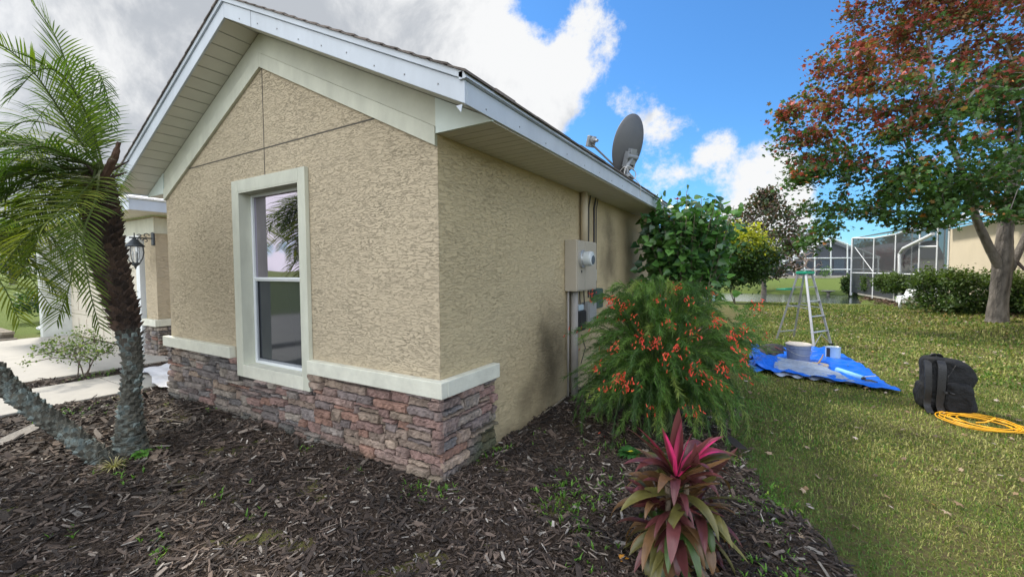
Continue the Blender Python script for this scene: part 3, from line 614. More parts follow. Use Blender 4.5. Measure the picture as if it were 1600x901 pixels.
mb = MB(); box(mb, GX0, -12.15, GY-.42, GY+.1, -.1, 2.4); mb.build('garage_stub_wall', mat('stub_paint', (.60, .63, .60), rough=.7), house)
gd = MB(); zs = np.linspace(.045, 2.06, 5)
for i in range(4):
    box(gd, -12.15, -7.982, GY+.06, GY+.1, zs[i]+.006, zs[i+1]-.006)
    for k in range(8):
        xx = -12.05+k*.515
        box(gd, xx, xx+.42, GY+.048, GY+.059, zs[i]+.09, zs[i+1]-.09)
gd.build('garage_door', mat('garage_door_paint', (.60, .55, .45), rough=.55, var=.05), house, bevel=.01)
mb = MB(); box(mb, -7.7, GX1+.07, GY-.07, GY-.001, ZL-LH-.06, ZL-.06); box(mb, GX1+.001, GX1+.07, GY, 4, ZL-LH-.06, ZL-.06); mb.build('ledge', M_ledge, house, bevel=.006)
mbs = MB()
veneer(mbs, -7.68, GX1+.03, -.1, ZL-LH-.06, lambda u, z, h: (u, GY-h-.004, z), hue=lambda u: .15, seed=21); veneer(mbs, GY-.03, GY+1.2, -.1, ZL-LH-.06, lambda u, z, h: (GX1+h+.004, u, z), hue=lambda u: .15, seed=22)
v2 = mbs.build('stone_veneer', M_stone, house)
mb = MB(); box(mb, -7.68, GX1+.006, GY-.008, GY-.002, -.1, ZL-LH-.06); box(mb, GX1+.002, GX1+.008, GY-.008, GY+1.2, -.1, ZL-LH-.06); mb.build('mortar_bed', M_mortar, v2)
ex = GX1+.52; ey = GY-.5; ez = 2.50
mb = MB(); box(mb, -13, ex-.02, ey+.02, GY-.021, ez, ez+.012); box(mb, GX1+.021, ex-.02, GY-.02, 6, ez, ez+.012); mb.build('eave_soffit', mat('garage_soffit', (.62, .58, .46), rough=.6), house)
mb = MB(); box(mb, -13.02, ex, ey, ey+.02, ez-.004, ez+.17); box(mb, ex-.02, ex, ey+.021, 6, ez-.004, ez+.17); box(mb, -13.02, ex+.02, ey-.02, ey-.001, ez+.13, ez+.19); mb.build('eave_fascia', M_fascia, house)
mb = MB(); mb.add([(-13.05, ey-.04, ez+.19), (ex+.03, ey-.04, ez+.19), (ex+.03, 6, ez+.19), (-9.9, 3.7, ez+1.65), (-9.9, 6, ez+1.65), (-13.05, 6, ez+.19)], [(0, 1, 3), (1, 2, 4, 3), (0, 3, 4, 5)]); mb.build('garage_roof', M_shing, house, solid=.03)
# side wall fittings: conduit up to the soffit and down to the ground
# ------------------------------------------------------------------ things on the house
M_grey = mat('utility_enamel', (.40, .36, .29), rough=.5, var=.07, vscale=5)
mt_ = empty('electric_meter', (0, 2.3, 1.25), 'beige electric meter cabinet with a round dial on the side wall', 'electric meter')
mb = MB(); box(mb, .002, .15, 2.15, 2.78, 1.26, 1.84); mb.build('cabinet', M_grey, mt_, bevel=.008)
mb = MB(); box(mb, .15, .158, 2.16, 2.385, 1.275, 1.825); mb.build('cover', M_grey, mt_, bevel=.003)
mb = MB(); box(mb, .15, .156, 2.40, 2.77, 1.275, 1.825); mb.build('door', M_grey, mt_, bevel=.003)
mb = MB(); lathe(mb, (.156, 2.275, 1.63), [(.098, 0), (.1, .03), (.088, .035), (.085, .05)], 28, (1, 0, 0)); mt_r = mb.build('meter_ring', mat('galvanised', (.52, .54, .55), rough=.35, metal=.6), mt_)
mb = MB(); lathe(mb, (.2, 2.275, 1.63), [(.082, 0), (.084, .07), (.078, .09), (.03, .098)], 28, (1, 0, 0)); mb.build('dial', mat('dial_housing', (.55, .60, .62), rough=.12, var=.03), mt_, smooth=False)
mb = MB(); lathe(mb, (.275, 2.275, 1.615), [(.05, 0), (.05, .024), (.046, .026)], 24, (1, 0, 0)); box(mb, .296, .303, 2.245, 2.305, 1.58, 1.61); mb.build('dial_face', mat('dial_face', (.10, .12, .15), rough=.15), mt_)
mb = MB(); box(mb, .158, .161, 2.26, 2.29, 1.47, 1.50); mb.build('warning_sticker', mat('sticker', (.05, .05, .05)), mt_)
mb = MB(); tube(mb, [(.055, 2.62, 1.84), (.055, 2.62, 2.443)], .045, 14); mb.build('conduit', mat('conduit_paint', (.50, .43, .31), rough=.6), mt_, smooth=True)
mb = MB(); tube(mb, [(.055, 2.31, 1.26), (.055, 2.31, -.1)], .045, 14); tube(mb, [(.03, 2.19, 1.26), (.03, 2.19, -.1)], .013, 8); mb.build('conduit', mat('conduit_grey', (.33, .31, .28), rough=.6), mt_, smooth=True)
mb = MB()
for yy, r_ in ((2.88, .01), (3.08, .012), (3.16, .006)): tube(mb, [(.014, yy, 1.15), (.014, yy, 2.3), (.03, yy+.02, 2.443)], r_, 7)
for yy in (2.42, 2.48, 2.62): tube(mb, [(.05, yy, 1.26), (.055, yy+.01, 1.1), (.04, yy, 1.02)], .007, 6)
tube(mb, [(.05, 2.42, .72), (.06, 2.4, .5), (.03, 2.45, .3), (.03, 2.4, -.05)], .007, 6); tube(mb, [(.05, 2.55, .72), (.08, 2.6, .55), (.03, 2.58, .35)], .006, 6, (1, 1, 1)); mb.build('cable', mat('cable_black', (.06, .055, .05), rough=.5), mt_)
def ubox(nm, lab, y0, y1, z0, z1, d, mt, capm=None):
    t_ = empty(nm, (0, (y0+y1)/2, z0), lab, 'utility box', 'small utility boxes under and beside the electric meter')
    mb = MB(); box(mb, .002, d, y0, y1, z0, z1); mb.build('housing', mt, t_, bevel=.006)
    mb = MB(); box(mb, d+.0005, d+.012, y0+.01, y1-.01, z0+.01, z1-.01); mb.build('lid', mt, t_, bevel=.004)
    if capm: mb = MB(); box(mb, .004, d-.01, y0+.02, y1-.03, z1+.001, z1+.07); mb.build('connector', capm, t_, bevel=.01)
ubox('utility_box', 'black cable box with a pale connector hanging under the electric meter', 2.36, 2.56, .78, 1.02, .1, M_dark, mat('pale_connector', (.45, .55, .6), rough=.4))
ubox('utility_box', 'plain grey service box right of the black cable box', 2.66, 2.92, .84, 1.1, .1, mat('service_grey', (.30, .31, .31), rough=.5))
ubox('utility_box', 'dark green cable box up on the wall by the shrub', 2.95, 3.2, 1.0, 1.26, .09, mat('box_green', (.05, .09, .08), rough=.5))
ubox('utility_box', 'small pale box on the wall right of the meter cabinet', 2.93, 3.06, 1.35, 1.52, .05, mat('box_pale', (.40, .43, .42), rough=.5))
hp = MB(); tube(hp, [(.02, 1.45, .03), (.018, 1.8, .035), (.022, 2.15, .06)], .006, 7); tag(hp.build('thin_pipe', mat('copper_line', (.35, .30, .22), rough=.5)), 'thin pale pipe lying along the foot of the side wall', 'pipe')

# lantern on the garage wall
L0 = np.array([-7.24, GY, 2.06]); lan = empty('wall_lantern', L0, 'dark metal carriage lantern on a scrolled bracket beside the garage door', 'wall lantern')
M_iron = mat('lantern_iron', (.055, .065, .075), rough=.45, metal=.5, var=.2)
mb = MB(); box(mb, L0[0]-.05, L0[0]+.05, GY-.03, GY-.001, 1.97, 2.2); mb.build('back_plate', M_iron, lan, bevel=.012)
ly = GY-.27; lx = L0[0]
mb = MB(); tube(mb, [(lx, GY-.03, 2.09), (lx, ly-.07, 2.09)], .011, 8)
th = np.linspace(0, 1.65*math.pi, 16)
for (cy_, cz_, r0, sg) in ((GY-.11, 2.135, .045, 1), (GY-.2, 2.125, .032, -1), (GY-.12, 2.045, .04, -1), (GY-.21, 2.06, .028, 1)):
    tube(mb, [(lx, cy_+sg*r0*(1-a/8)*math.cos(a), cz_+r0*(1-a/8)*math.sin(a)) for a in th], .007, 6)
tube(mb, [(lx, ly, 2.08), (lx, ly, 2.17)], .009, 6); mb.build('bracket', M_iron, lan)
mb = MB(); lathe(mb, (lx, ly, 2.03), [(.012, .06), (.03, .04), (.05, .015), (.095, -.04), (.135, -.075), (.14, -.09), (.12, -.092)], 18); mb.build('cap', M_iron, lan, smooth=True)
mb = MB()
for k in range(8):
    a = 2*math.pi*k/8; tube(mb, [(lx+r_*math.cos(a), ly+r_*math.sin(a), z) for r_, z in ((.115, 1.94), (.125, 1.84), (.105, 1.74), (.06, 1.66))], .006, 6)
lathe(mb, (lx, ly, 1.66), [(.065, .01), (.065, -.005), (.05, -.03), (.018, -.06), (.008, -.1)], 14); mb.build('cage', M_iron, lan)
mb = MB(); lathe(mb, (lx, ly, 1.67), [(.055, 0), (.1, .08), (.118, .17), (.108, .265)], 18, cap=False); mb.build('glass_bowl', M_clear, lan, smooth=True)
mb = MB()
for k in range(3):
    a = 2.1*k; tube(mb, [(lx+.03*math.cos(a), ly+.03*math.sin(a), 1.68), (lx+.03*math.cos(a), ly+.03*math.sin(a), 1.79)], .011, 8); lathe(mb, (lx+.03*math.cos(a), ly+.03*math.sin(a), 1.79), [(.008, 0), (.016, .02), (.012, .045), (.003, .07)], 8)
mb.build('candle', mat('candle_sleeve', (.6, .6, .55), rough=.4), lan)

# satellite dish on the eave
D0 = np.array([.36, 3.36, 2.74]); dish = empty('satellite_dish', D0, 'grey oval satellite dish on a short mast at the roof edge', 'satellite dish')
_dh = nrm(ray(982, 232)*(1, 1, 0)); nd = nrm(_dh*.68-np.cross(_dh, [0, 0, 1.])*.72+(0, 0, .32)); C0 = pD(983, 226, 5.66)
side = nrm(np.cross(nd, [0, 0, 1.])); updir = nrm(np.cross(side, nd))
M_dish = mat('dish_grey', (.10, .105, .115), rough=.5, var=.08); M_dlight = mat('dish_fitting', (.24, .26, .28), rough=.5, metal=.3)
mb = MB(); V = []; nr, na = 8, 40
for back in (0, 1):
    for i in range(nr+1):
        r_ = i/nr
        for j in range(na):
            a = 2*math.pi*j/na; V.append(C0+side*.265*r_*math.cos(a)+updir*.385*r_*math.sin(a)+nd*(.075*r_*r_-.05-(.008 if back else 0)))
q = (nr+1)*na; F = []
for bk in (0, 1):
    for i in range(nr):
        for j in range(na):
            f = (bk*q+i*na+j, bk*q+i*na+(j+1) % na, bk*q+(i+1)*na+(j+1) % na, bk*q+(i+1)*na+j); F.append(f if bk else f[::-1])
F += [(nr*na+j, nr*na+(j+1) % na, q+nr*na+(j+1) % na, q+nr*na+j) for j in range(na)]
mb.add(V, F); mb.build('reflector', M_dish, dish, smooth=True)
bk = C0-nd*.06-updir*.15
mb = MB(); tube(mb, [D0+(0, 0, .0), D0+(0, 0, .12), bk-nd*.05], .024, 12); mb.build('mast', M_dlight, dish, smooth=True)
mb = MB(); Mx = (np.stack([side, nd, updir], 1), bk); box(mb, -.05, .05, -.06, .01, -.1, .1, M=Mx); box(mb, -.085, -.06, -.05, .02, -.14, .06, M=Mx); box(mb, .06, .085, -.05, .02, -.14, .06, M=Mx); lathe(mb, bk-nd*.05, [(.03, -.09), (.03, .09)], 10, side)
for q1 in (-.07, .07): tube(mb, [bk+side*q1+nd*.02-updir*.1, bk+side*q1*.4+nd*.03+updir*.16], .012, 6)
mb.build('bracket', M_dlight, dish, bevel=.003)
fd = pD(926, 219, 5.5)
mb = MB(); tube(mb, [C0-updir*.37+nd*.02, fd-updir*.05], .013, 8); mb.build('feed_arm', M_dlight, dish)
mb = MB(); lathe(mb, fd+nd*.02, [(.03, 0), (.045, -.02), (.045, -.05), (.02, -.06), (.02, -.12)], 14, nd); Mf = (np.stack([side, nd, updir], 1), fd); box(mb, -.06, .06, .0, .05, -.09, .05, M=Mf); mb.build('feed_horn', M_dlight, dish, bevel=.006)
mb = MB()
box(mb, D0[0]-.07, D0[0]+.07, D0[1]-.1, D0[1]+.1, D0[2]-.03, D0[2]+.0); tube(mb, [D0+(.04, -.08, 0), D0+(0, 0, .09)], .008, 6); tube(mb, [D0+(.04, .1, 0), D0+(0, 0, .09)], .008, 6); mb.build('foot', M_dlight, dish)
mb = MB()
for k in range(3): tube(mb, [D0+np.array([.03+.1*math.cos(a)*.5, .06+.11*math.cos(a+.4*k), .03+.07*math.sin(a)+.01*k]) for a in np.linspace(0, 2*math.pi, 18)], .005, 5)
tube(mb, catmull([C0-updir*.37, C0-updir*.40+nd*.03, C0-updir*.43-side*.1, D0+(0, -.1, .1), D0+(.05, 0, .02), (.5, 3.5, 2.62), (.49, 3.55, 2.5)]), .005, 5); mb.build('cable', mat('cable_white', (.65, .65, .65), rough=.4), dish)
# ------------------------------------------------------------------ trees and plants
def grow(root, targets, r_tip=.006, step=.28, jit=.05, bias=.75, power=2.3, rmax=None, stem=None, rg=None):
    """space-filling branches: every target is joined to the nearest point already grown; radii follow the pipe rule"""
    rg = rg or random.Random(1); nodes = [np.array(root, float)]; par = [-1]
    if stem is not None:
        for p in stem: nodes.append(np.array(p, float)); par.append(len(nodes)-2)
    T = sorted(targets, key=lambda t: np.linalg.norm(t-nodes[-1])); tips = []
    for t in T:
        A = np.array(nodes); d = np.linalg.norm(A-t, axis=1); dr = np.linalg.norm(A-nodes[0], axis=1)
        cost = d+bias*.25*dr; 
        if stem is not None: cost[:max(1, len(stem)//2)] += 5
        i = int(np.argmin(cost)); L = d[i]; k = max(1, int(L/step)); p = i; a = A[i]; sag = np.array([0, 0, .08*L])
        for q in range(1, k+1):
            s = q/k; pt = a*(1-s)+t*s+sag*math.sin(math.pi*s)
            if q < k: pt = pt+np.array([rg.uniform(-jit, jit) for _ in range(3)])
            nodes.append(pt); par.append(p); p = len(nodes)-1
        tips.append(p)
    n_ = len(nodes); acc_ = np.zeros(n_); leaf = np.ones(n_, bool)
    for i in range(n_-1, 0, -1):
        if acc_[i] == 0: acc_[i] = r_tip**power
        acc_[par[i]] += acc_[i]
    rad = acc_**(1/power)
    if rmax: rad = np.minimum(rad*min(1, 1e9), rmax)
    return np.array(nodes), par, rad, tips
def branches(mb, nodes, par, rad, col=(1, 1, 1), n=6, rmin=0., start=1, jitter=.12):
    for i in range(start, len(nodes)):
        if rad[i] < rmin: continue
        p = par[i]; k = n if rad[i] > .02 else 4
        ra = min(rad[p], rad[i]*1.35); c = np.array(col)*random.uniform(1-jitter, 1+jitter)
        tube(mb, [nodes[p], nodes[i]], [ra, rad[i]], k, c, cap=False)
LEAF_OVAL = ([(0, 0, 0), (.28, .3, .05), (.3, .62, .03), (0, 1, -.06), (-.3, .62, .03), (-.28, .3, .05)], [[(0, 1, 2, 3), (0, 3, 4, 5)]])
LEAF_SLIM = ([(0, 0, 0), (.13, .4, .03), (0, 1, -.08), (-.13, .4, .03)], [[(0, 1, 2), (0, 2, 3)]])
LEAF_MAPLE = ([(0, 0, 0), (.45, .15, .02), (.3, .4, 0), (.62, .72, -.06), (.18, .68, .02), (0, 1.05, -.08), (-.18, .68, .02), (-.62, .72, -.06), (-.3, .4, 0), (-.45, .15, .02)], [[(0, 1, 2), (0, 8, 9), (2, 3, 4), (4, 5, 6), (6, 7, 8), (0, 6, 8)], [(0, 2, 4, 6)]])
LEAF_HEART = ([(0, 0, 0), (.36, .02, .06), (.45, .35, .06), (0, 1, -.1), (-.45, .35, .06), (-.36, .02, .06), (0, .4, -.02)], [[(0, 1, 2, 6), (0, 6, 4, 5)], [(6, 2, 3), (6, 3, 4)]])
def leaves(name, pos, size, col, tmpl, mt, parent, up=(0, 0, .6), spread=.8, out=None):
    n_ = len(pos); X, Y, Z = rand_frames(n_, up, spread)
    if out is not None: Y = nrm(out+rng.normal(0, .45, (n_, 3))); Z = nrm(Z-Y*(Z*Y).sum(1)[:, None]); X = np.cross(Y, Z)
    V, F, C = scatter(tmpl[0], tmpl[1], pos, X, Y, Z, size, col)
    return nmesh(name, V, F, mt, parent, col=C)

# --- the big maple
tb = gp(1558, 503); maple = empty('maple_tree', tb, 'big maple with red and bronze leaves above green ones, at the right of the lawn', 'tree')
def PT(u, v, D): return pD(u, v, D)
Dm = float((tb-CAM)@FW)
mr_rg = np.random.default_rng(12)
# crown envelope: an uneven set of lobes (image bearing, height, distance) round the trunk
lobes = [(1560, 150, 0, 1.9), (1480, 60, .6, 1.9), (1420, 190, -.6, 1.6), (1340, 120, .3, 1.35), (1370, 40, .8, 1.2), (1330, 235, .2, 1.25), (1270, 215, 0, .85), (1400, 290, -.4, 1.5), (1310, 330, .4, 1.0),
         (1500, 300, -1.2, 1.7), (1590, 280, 1.2, 1.8), (1650, 180, 0, 2.1), (1700, 320, .4, 1.7), (1250, 275, .3, .7), (1500, -80, 0, 1.9), (1400, -60, .2, 1.4), (1620, -60, 0, 2.2), (1235, 180, 0, .35), (1300, 165, .4, .55), (1345, 385, 0, .6), (1280, 380, .6, .5), (1450, 350, -.2, 1.1), (1560, 330, -1.4, .9)]
T = []; 
for (u, v, dd, rr) in lobes:
    c_ = PT(u, v, Dm+dd); rr = rr*Dm/12.3
    k = int(15*rr**2.4)+5
    P = mr_rg.normal(size=(k, 3)); P = nrm(P)*(mr_rg.random((k, 1))**.45)*rr*np.array([1, 1, .8]); T += list(c_+P)
def _ok(t):
    d = t-CAM; D = d@FW; u = 800+F_PX*(d@RT)/D; v = 450-F_PX*(d@UPV)/D
    return t[2] > 1.95 and not (u > 1490 and v > 335) and not (u > 1300 and v > 352)
T = [t for t in T if _ok(t)]
trunk_pts = [PT(1560, 470, Dm), PT(1565, 430, Dm), PT(1568, 390, Dm), PT(1572, 350, Dm), PT(1580, 300, Dm), PT(1588, 240, Dm+.1)]
nodes, par, rad, tips = grow(tb-(0, 0, .1), T, r_tip=.0075, step=.35, jit=.07, stem=trunk_pts, power=2.25, rg=random.Random(3))
mb = MB()
rad[:7] = np.array([.24, .20, .20, .2, .16, .14, .12])*Dm/12.3
branches(mb, nodes, par, np.minimum(rad, .17*Dm/12.3), (.17, .155, .14), 8, start=6)
# the main stem with its flared foot, swelling at the fork, and the limb that leaves to the left
st = catmull([tb-(0, 0, .15), tb+(0, 0, .08)]+trunk_pts, 6); rr_ = np.interp(np.linspace(0, 1, len(st)), [0, .06, .14, .3, .55, .62, .8, 1], np.array([.40, .31, .235, .205, .215, .18, .145, .11])*Dm/12.3)
_k = len(st); _g = np.zeros((_k, 26)); _gr = np.random.default_rng(4)
for _i in range(_k): _g[_i] = (_g[_i-1]*.72 if _i else 0)+_gr.normal(0, .28, 26)
tube(mb, st, rr_, 26, (np.clip(1+_g.reshape(-1, 1)*.75, .35, 1.9)*np.array([(.125, .112, .10)])), noise=.05)
lm = catmull([PT(1566, 425, Dm), PT(1545, 385, Dm-.05), PT(1525, 340, Dm-.1), PT(1512, 290, Dm-.2), PT(1485, 220, Dm-.2), PT(1462, 150, Dm), PT(1450, 60, Dm)], 6)
tube(mb, lm, np.linspace(.125, .035, len(lm))*Dm/12.3, 12, (.16, .145, .13), noise=.05)
lm = catmull([PT(1578, 420, Dm), PT(1600, 375, Dm+.2), PT(1630, 300, Dm+.4), PT(1650, 180, Dm+.4)], 6); tube(mb, lm, np.linspace(.11, .04, len(lm))*Dm/12.3, 10, (.14, .125, .11), noise=.04)
sb = catmull([PT(1588, 408, Dm), PT(1600, 420, Dm-.2), PT(1618, 436, Dm-.4)], 4); tube(mb, sb, np.linspace(.04, .025, len(sb)), 7, (.12, .09, .08))
mb.build('trunk', M_tbark, maple, smooth=True)
cc = nodes[tips]; per = 84; n_ = len(cc)*per
base = np.repeat(cc, per, 0); off = mr_rg.normal(0, 1, (n_, 3))*np.array([.17, .17, .09])*Dm/12.3*1.3
pos = base+off
clump = np.repeat(mr_rg.normal(0, 1, len(cc)), per)
rel = (pos-CAM); D_ = rel@FW; uu = 800+F_PX*(rel@RT)/D_; vv = 450-F_PX*(rel@UPV)/D_
warm = ss(4.0, 6.6, pos[:, 2]+clump*.65+.15*(mr_rg.random(n_)-.5)*6+(np.hypot(pos[:, 0]-tb[0], pos[:, 1]-tb[1])-2)*.35)
r = mr_rg.random(n_)
green = np.array([(.045, .095, .025)])*mr_rg.uniform(.6, 1.7, (n_, 1)); bronze = np.array([(.16, .10, .045)])*mr_rg.uniform(.6, 1.5, (n_, 1)); red = np.array([(.29, .065, .055)])*mr_rg.uniform(.5, 1.4, (n_, 1)); oran = np.array([(.40, .16, .04)])
pr = warm*.75
col = np.where((r < pr*.62)[:, None], red, np.where((r < pr*1.0+.04)[:, None], bronze, green)); col = np.where((mr_rg.random(n_) < .012)[:, None], oran, col)
sizes = mr_rg.uniform(.045, .13, n_)*Dm/12.3*1.15
leaves('crown', pos, sizes, col, LEAF_MAPLE, M_maple, maple, up=(0, 0, .9), spread=.7)

# --- slim tree by the pond
def small_tree(name, base, lab, height, spreadr, nt, trunk_r, leafc, lsize, per, tm=LEAF_OVAL, seed=1, crown_from=.35, group=None, shape=1.0, barkc=(.16, .14, .12), mt=None, clump=.16, squash=.75):
    rg = np.random.default_rng(seed); e = empty(name, base, lab, 'tree', group); T = []
    for k in range(nt):
        h = crown_from+(1-crown_from)*rg.random()**.85; w_ = math.sin(math.pi*min(1, (h-crown_from)/(1-crown_from)*.8+.2))**shape
        a = rg.uniform(0, 2*math.pi); rr = spreadr*w_*math.sqrt(rg.random()); T.append(np.array(base)+(rr*math.cos(a), rr*math.sin(a), h*height))
    stem = [np.array(base)+(.03*math.sin(q*2), .03*math.cos(q*3), height*crown_from*q/3) for q in (1, 2, 3)]+[np.array(base)+(0, 0, height*(crown_from+.25))]
    nd_, pa, ra, tp = grow(base, T, r_tip=.006, step=.3, jit=.05, stem=stem, rg=random.Random(seed))
    ra = ra*trunk_r/ra[1]; ra[0] = trunk_r*1.25; mb = MB(); branches(mb, nd_, pa, np.maximum(ra, .006), barkc, 7); mb.build('trunk', M_bark, e, smooth=True)
    c_ = nd_[tp]; n_ = len(c_)*per; pos = np.repeat(c_, per, 0)+rg.normal(0, 1, (n_, 3))*np.array([clump, clump, clump*squash])
    pal = np.array(leafc); cl = pal[rg.integers(0, len(pal), n_)]*rg.uniform(.6, 1.4, (n_, 1))*np.repeat(rg.uniform(.75, 1.3, len(c_)), per)[:, None]
    leaves('crown', pos, rg.uniform(.7, 1.3, n_)*lsize, cl, tm, mt or M_leaf, e)
    return e
b_ = gp(1193, 462); Dp = float((b_-CAM)@FW)
small_tree('slender_tree', b_, 'slender tree with sparse dark bronze leaves by the pond edge', 6.3*Dp/26, 2.7*Dp/26, 170, .17, [(.05, .075, .035), (.09, .06, .045), (.12, .07, .05), (.04, .06, .03)], .24, 34, seed=5, crown_from=.2, clump=.34, squash=.6)

# --- shrubs
def shrub(name, base, lab, rx, ry, h, nt, per, leafc, lsize, tm=LEAF_OVAL, seed=1, group=None, z0=.25, stems=5, topc=None, flat=0., clump=.09, barkc=(.13, .10, .08), cat='shrub', jag=.12, mt=None, up=(0, 0, .6), rot=0.):
    rg = np.random.default_rng(seed); e = empty(name, base, lab, cat, group); base = np.array(base); T = []
    ca, sa = math.cos(rot), math.sin(rot)
    for k in range(nt):
        a = rg.uniform(0, 2*math.pi); el = rg.uniform(-1, 1); rr = rg.random()**.28
        ex = 1/(1+flat*2.2); q = np.array([math.cos(a)*math.sqrt(1-el*el), math.sin(a)*math.sqrt(1-el*el), el])
        q = np.sign(q)*np.abs(q)**(1-.55*flat); q = q*rr*(1+rg.normal(0, jag)*.5)
        x_, y_ = q[0]*rx, q[1]*ry
        T.append(base+(x_*ca-y_*sa, x_*sa+y_*ca, h*(z0+(1-z0)*(q[2]*.5+.5))))
    mb = MB()
    for s in range(stems):
        sub = T[s::stems]
        nd_, pa, ra, tp = grow(base+(rg.normal(0, .04), rg.normal(0, .04), -.03), sub, r_tip=.0035, step=.12, jit=.02, rg=random.Random(seed+s), bias=.5)
        branches(mb, nd_, pa, np.minimum(ra, .03), barkc, 5)
    mb.build('stems', M_bark, e, smooth=True)
    c_ = np.array(T); n_ = len(c_)*per; pos = np.repeat(c_, per, 0)+rg.normal(0, 1, (n_, 3))*clump
    pos[:, 2] = np.maximum(pos[:, 2], base[2]+.03)
    pal = np.array(leafc); cl = pal[rg.integers(0, len(pal), n_)]*rg.uniform(.6, 1.45, (n_, 1))*np.repeat(rg.uniform(.8, 1.25, len(c_)), per)[:, None]
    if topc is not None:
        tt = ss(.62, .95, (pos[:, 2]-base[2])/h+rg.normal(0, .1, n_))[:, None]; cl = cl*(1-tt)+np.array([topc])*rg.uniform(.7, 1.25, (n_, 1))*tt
    leaves('foliage', pos, rg.uniform(.7, 1.3, n_)*lsize, cl, tm, mt or M_leaf, e, up=up)
    return e
G_DARK = [(.035, .075, .02), (.05, .10, .025), (.025, .055, .018)]
b_ = gp(1148, 474); Dy = float((b_-CAM)@FW); s_ = Dy/14
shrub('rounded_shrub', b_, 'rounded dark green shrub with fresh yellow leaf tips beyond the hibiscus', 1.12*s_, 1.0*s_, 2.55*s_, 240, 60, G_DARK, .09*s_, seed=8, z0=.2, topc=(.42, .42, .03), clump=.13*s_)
hg = 'clipped shrubs of the hedge line in front of the neighbouring house'
def hedge(u0, u1, vb, vt, lab, seed, dep=1.0, flat=.8, z0=.1, dfix=None):
    um = (u0+u1)/2; b_ = gp(um, vb); D = float((b_-CAM)@FW); wx = (u1-u0)/F_PX*D/2; h = (vb-vt)/F_PX*D*.97
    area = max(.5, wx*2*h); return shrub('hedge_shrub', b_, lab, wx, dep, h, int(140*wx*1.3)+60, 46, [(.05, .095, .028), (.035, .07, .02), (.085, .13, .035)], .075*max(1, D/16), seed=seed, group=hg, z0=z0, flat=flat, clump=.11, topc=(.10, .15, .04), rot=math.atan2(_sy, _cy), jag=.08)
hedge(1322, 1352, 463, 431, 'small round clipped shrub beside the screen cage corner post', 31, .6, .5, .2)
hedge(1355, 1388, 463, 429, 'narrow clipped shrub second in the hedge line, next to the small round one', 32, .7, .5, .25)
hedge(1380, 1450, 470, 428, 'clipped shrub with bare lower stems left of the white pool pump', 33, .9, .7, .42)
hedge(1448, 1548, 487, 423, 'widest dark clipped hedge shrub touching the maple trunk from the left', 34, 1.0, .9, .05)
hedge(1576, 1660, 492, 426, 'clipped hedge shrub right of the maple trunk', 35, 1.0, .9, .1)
b_ = gp(30, 500); shrub('far_shrub', (-17, 1.6, 0), 'dark shrub on the bright grass beyond the garage', .9, .9, 1.0, 60, 30, G_DARK, .08, seed=41)
shrub('azalea_bush', (-6.3, -.33, .02), 'small open azalea bush in the strip beside the driveway', .62, .5, .66, 46, 26, [(.10, .15, .05), (.07, .11, .035), (.15, .19, .07)], .034, tm=LEAF_OVAL, seed=43, z0=.32, stems=4, clump=.04, jag=.3)
# hibiscus: straight bare canes, big leaves above
def hibiscus():
    base = np.array([.92, 4.75, .01]); rg = np.random.default_rng(77); e = empty('hibiscus_shrub', base, 'tall green hibiscus with bare canes and big glossy leaves at the house corner', 'shrub')
    mb = MB(); pos = []; out = []
    for k in range(92):
        a = rg.uniform(0, 2*math.pi); rr = math.sqrt(rg.random())*.68; topz = rg.uniform(2.05, 2.72)-.25*rr+rg.uniform(-.15, .1); b0 = base+(rg.normal(0, .12), rg.normal(0, .12), 0)
        tp = base+(rr*math.cos(a), rr*math.sin(a)*.9, topz)
        pts = bez([b0, b0+(0, 0, .5)+(tp-b0)*.15, b0+(tp-b0)*.55+(0, 0, .1), tp], 12); tube(mb, pts, np.linspace(.012, .0035, 12), 5, np.array((.20, .165, .12))*rg.uniform(.7, 1.3))
        start = rg.choice([.55, .62, .7, .4], p=[.3, .3, .3, .1])
        for q in range(32):
            s = start+(1-start)*q/31; i = s*11; i0 = min(10, int(i)); p = pts[i0]*(1-(i-i0))+pts[i0+1]*(i-i0); aa = q*2.4+rg.uniform(0, 1); o_ = np.array([math.cos(aa), math.sin(aa), .15]); pos.append(p+o_*rg.uniform(.03, .09)); out.append(o_)
    # leafy skirt down the wall side
    for k in range(260):
        a = rg.uniform(2.3, 4.6) if rg.random() < .75 else rg.uniform(0, 6.28); rr = rg.uniform(.45, .78); z = rg.uniform(.6, 2.3) if a > 2 and a < 4.4 else rg.uniform(1.1, 2.0); p = base+(rr*math.cos(a), rr*math.sin(a)*.8, z); pos.append(p); out.append(np.array([math.cos(a), math.sin(a), -.2]))
    mb.build('canes', M_bark, e, smooth=True); pos = np.array(pos); n_ = len(pos)
    cl = np.array([(.07, .17, .04), (.05, .12, .035), (.10, .22, .05), (.04, .10, .045)])[rg.integers(0, 4, n_)]*rg.uniform(.7, 1.3, (n_, 1))
    leaves('foliage', pos, rg.uniform(.075, .14, n_), cl, LEAF_HEART, mat('hibiscus_leaf', vcol=True, rough=.3, var=.2, vscale=12, trans=.22, spec=.5), e, out=np.array(out)+(0, 0, -.3))
    for (u, v, D) in ((1058, 312, 6.3), (1049, 340, 6.2)):
        c_ = pD(u, v, D); f = MB()
        for k in range(5):
            a = 2*math.pi*k/5; d = np.array([math.cos(a), math.sin(a), .5]); s = np.array([-math.sin(a), math.cos(a), 0]); f.add([c_, c_+d*.03+s*.02, c_+d*.055, c_+d*.03-s*.02], [(0, 1, 2, 3)], (.5, .03, .03))
        f.build('flower', M_petal, e)
hibiscus()
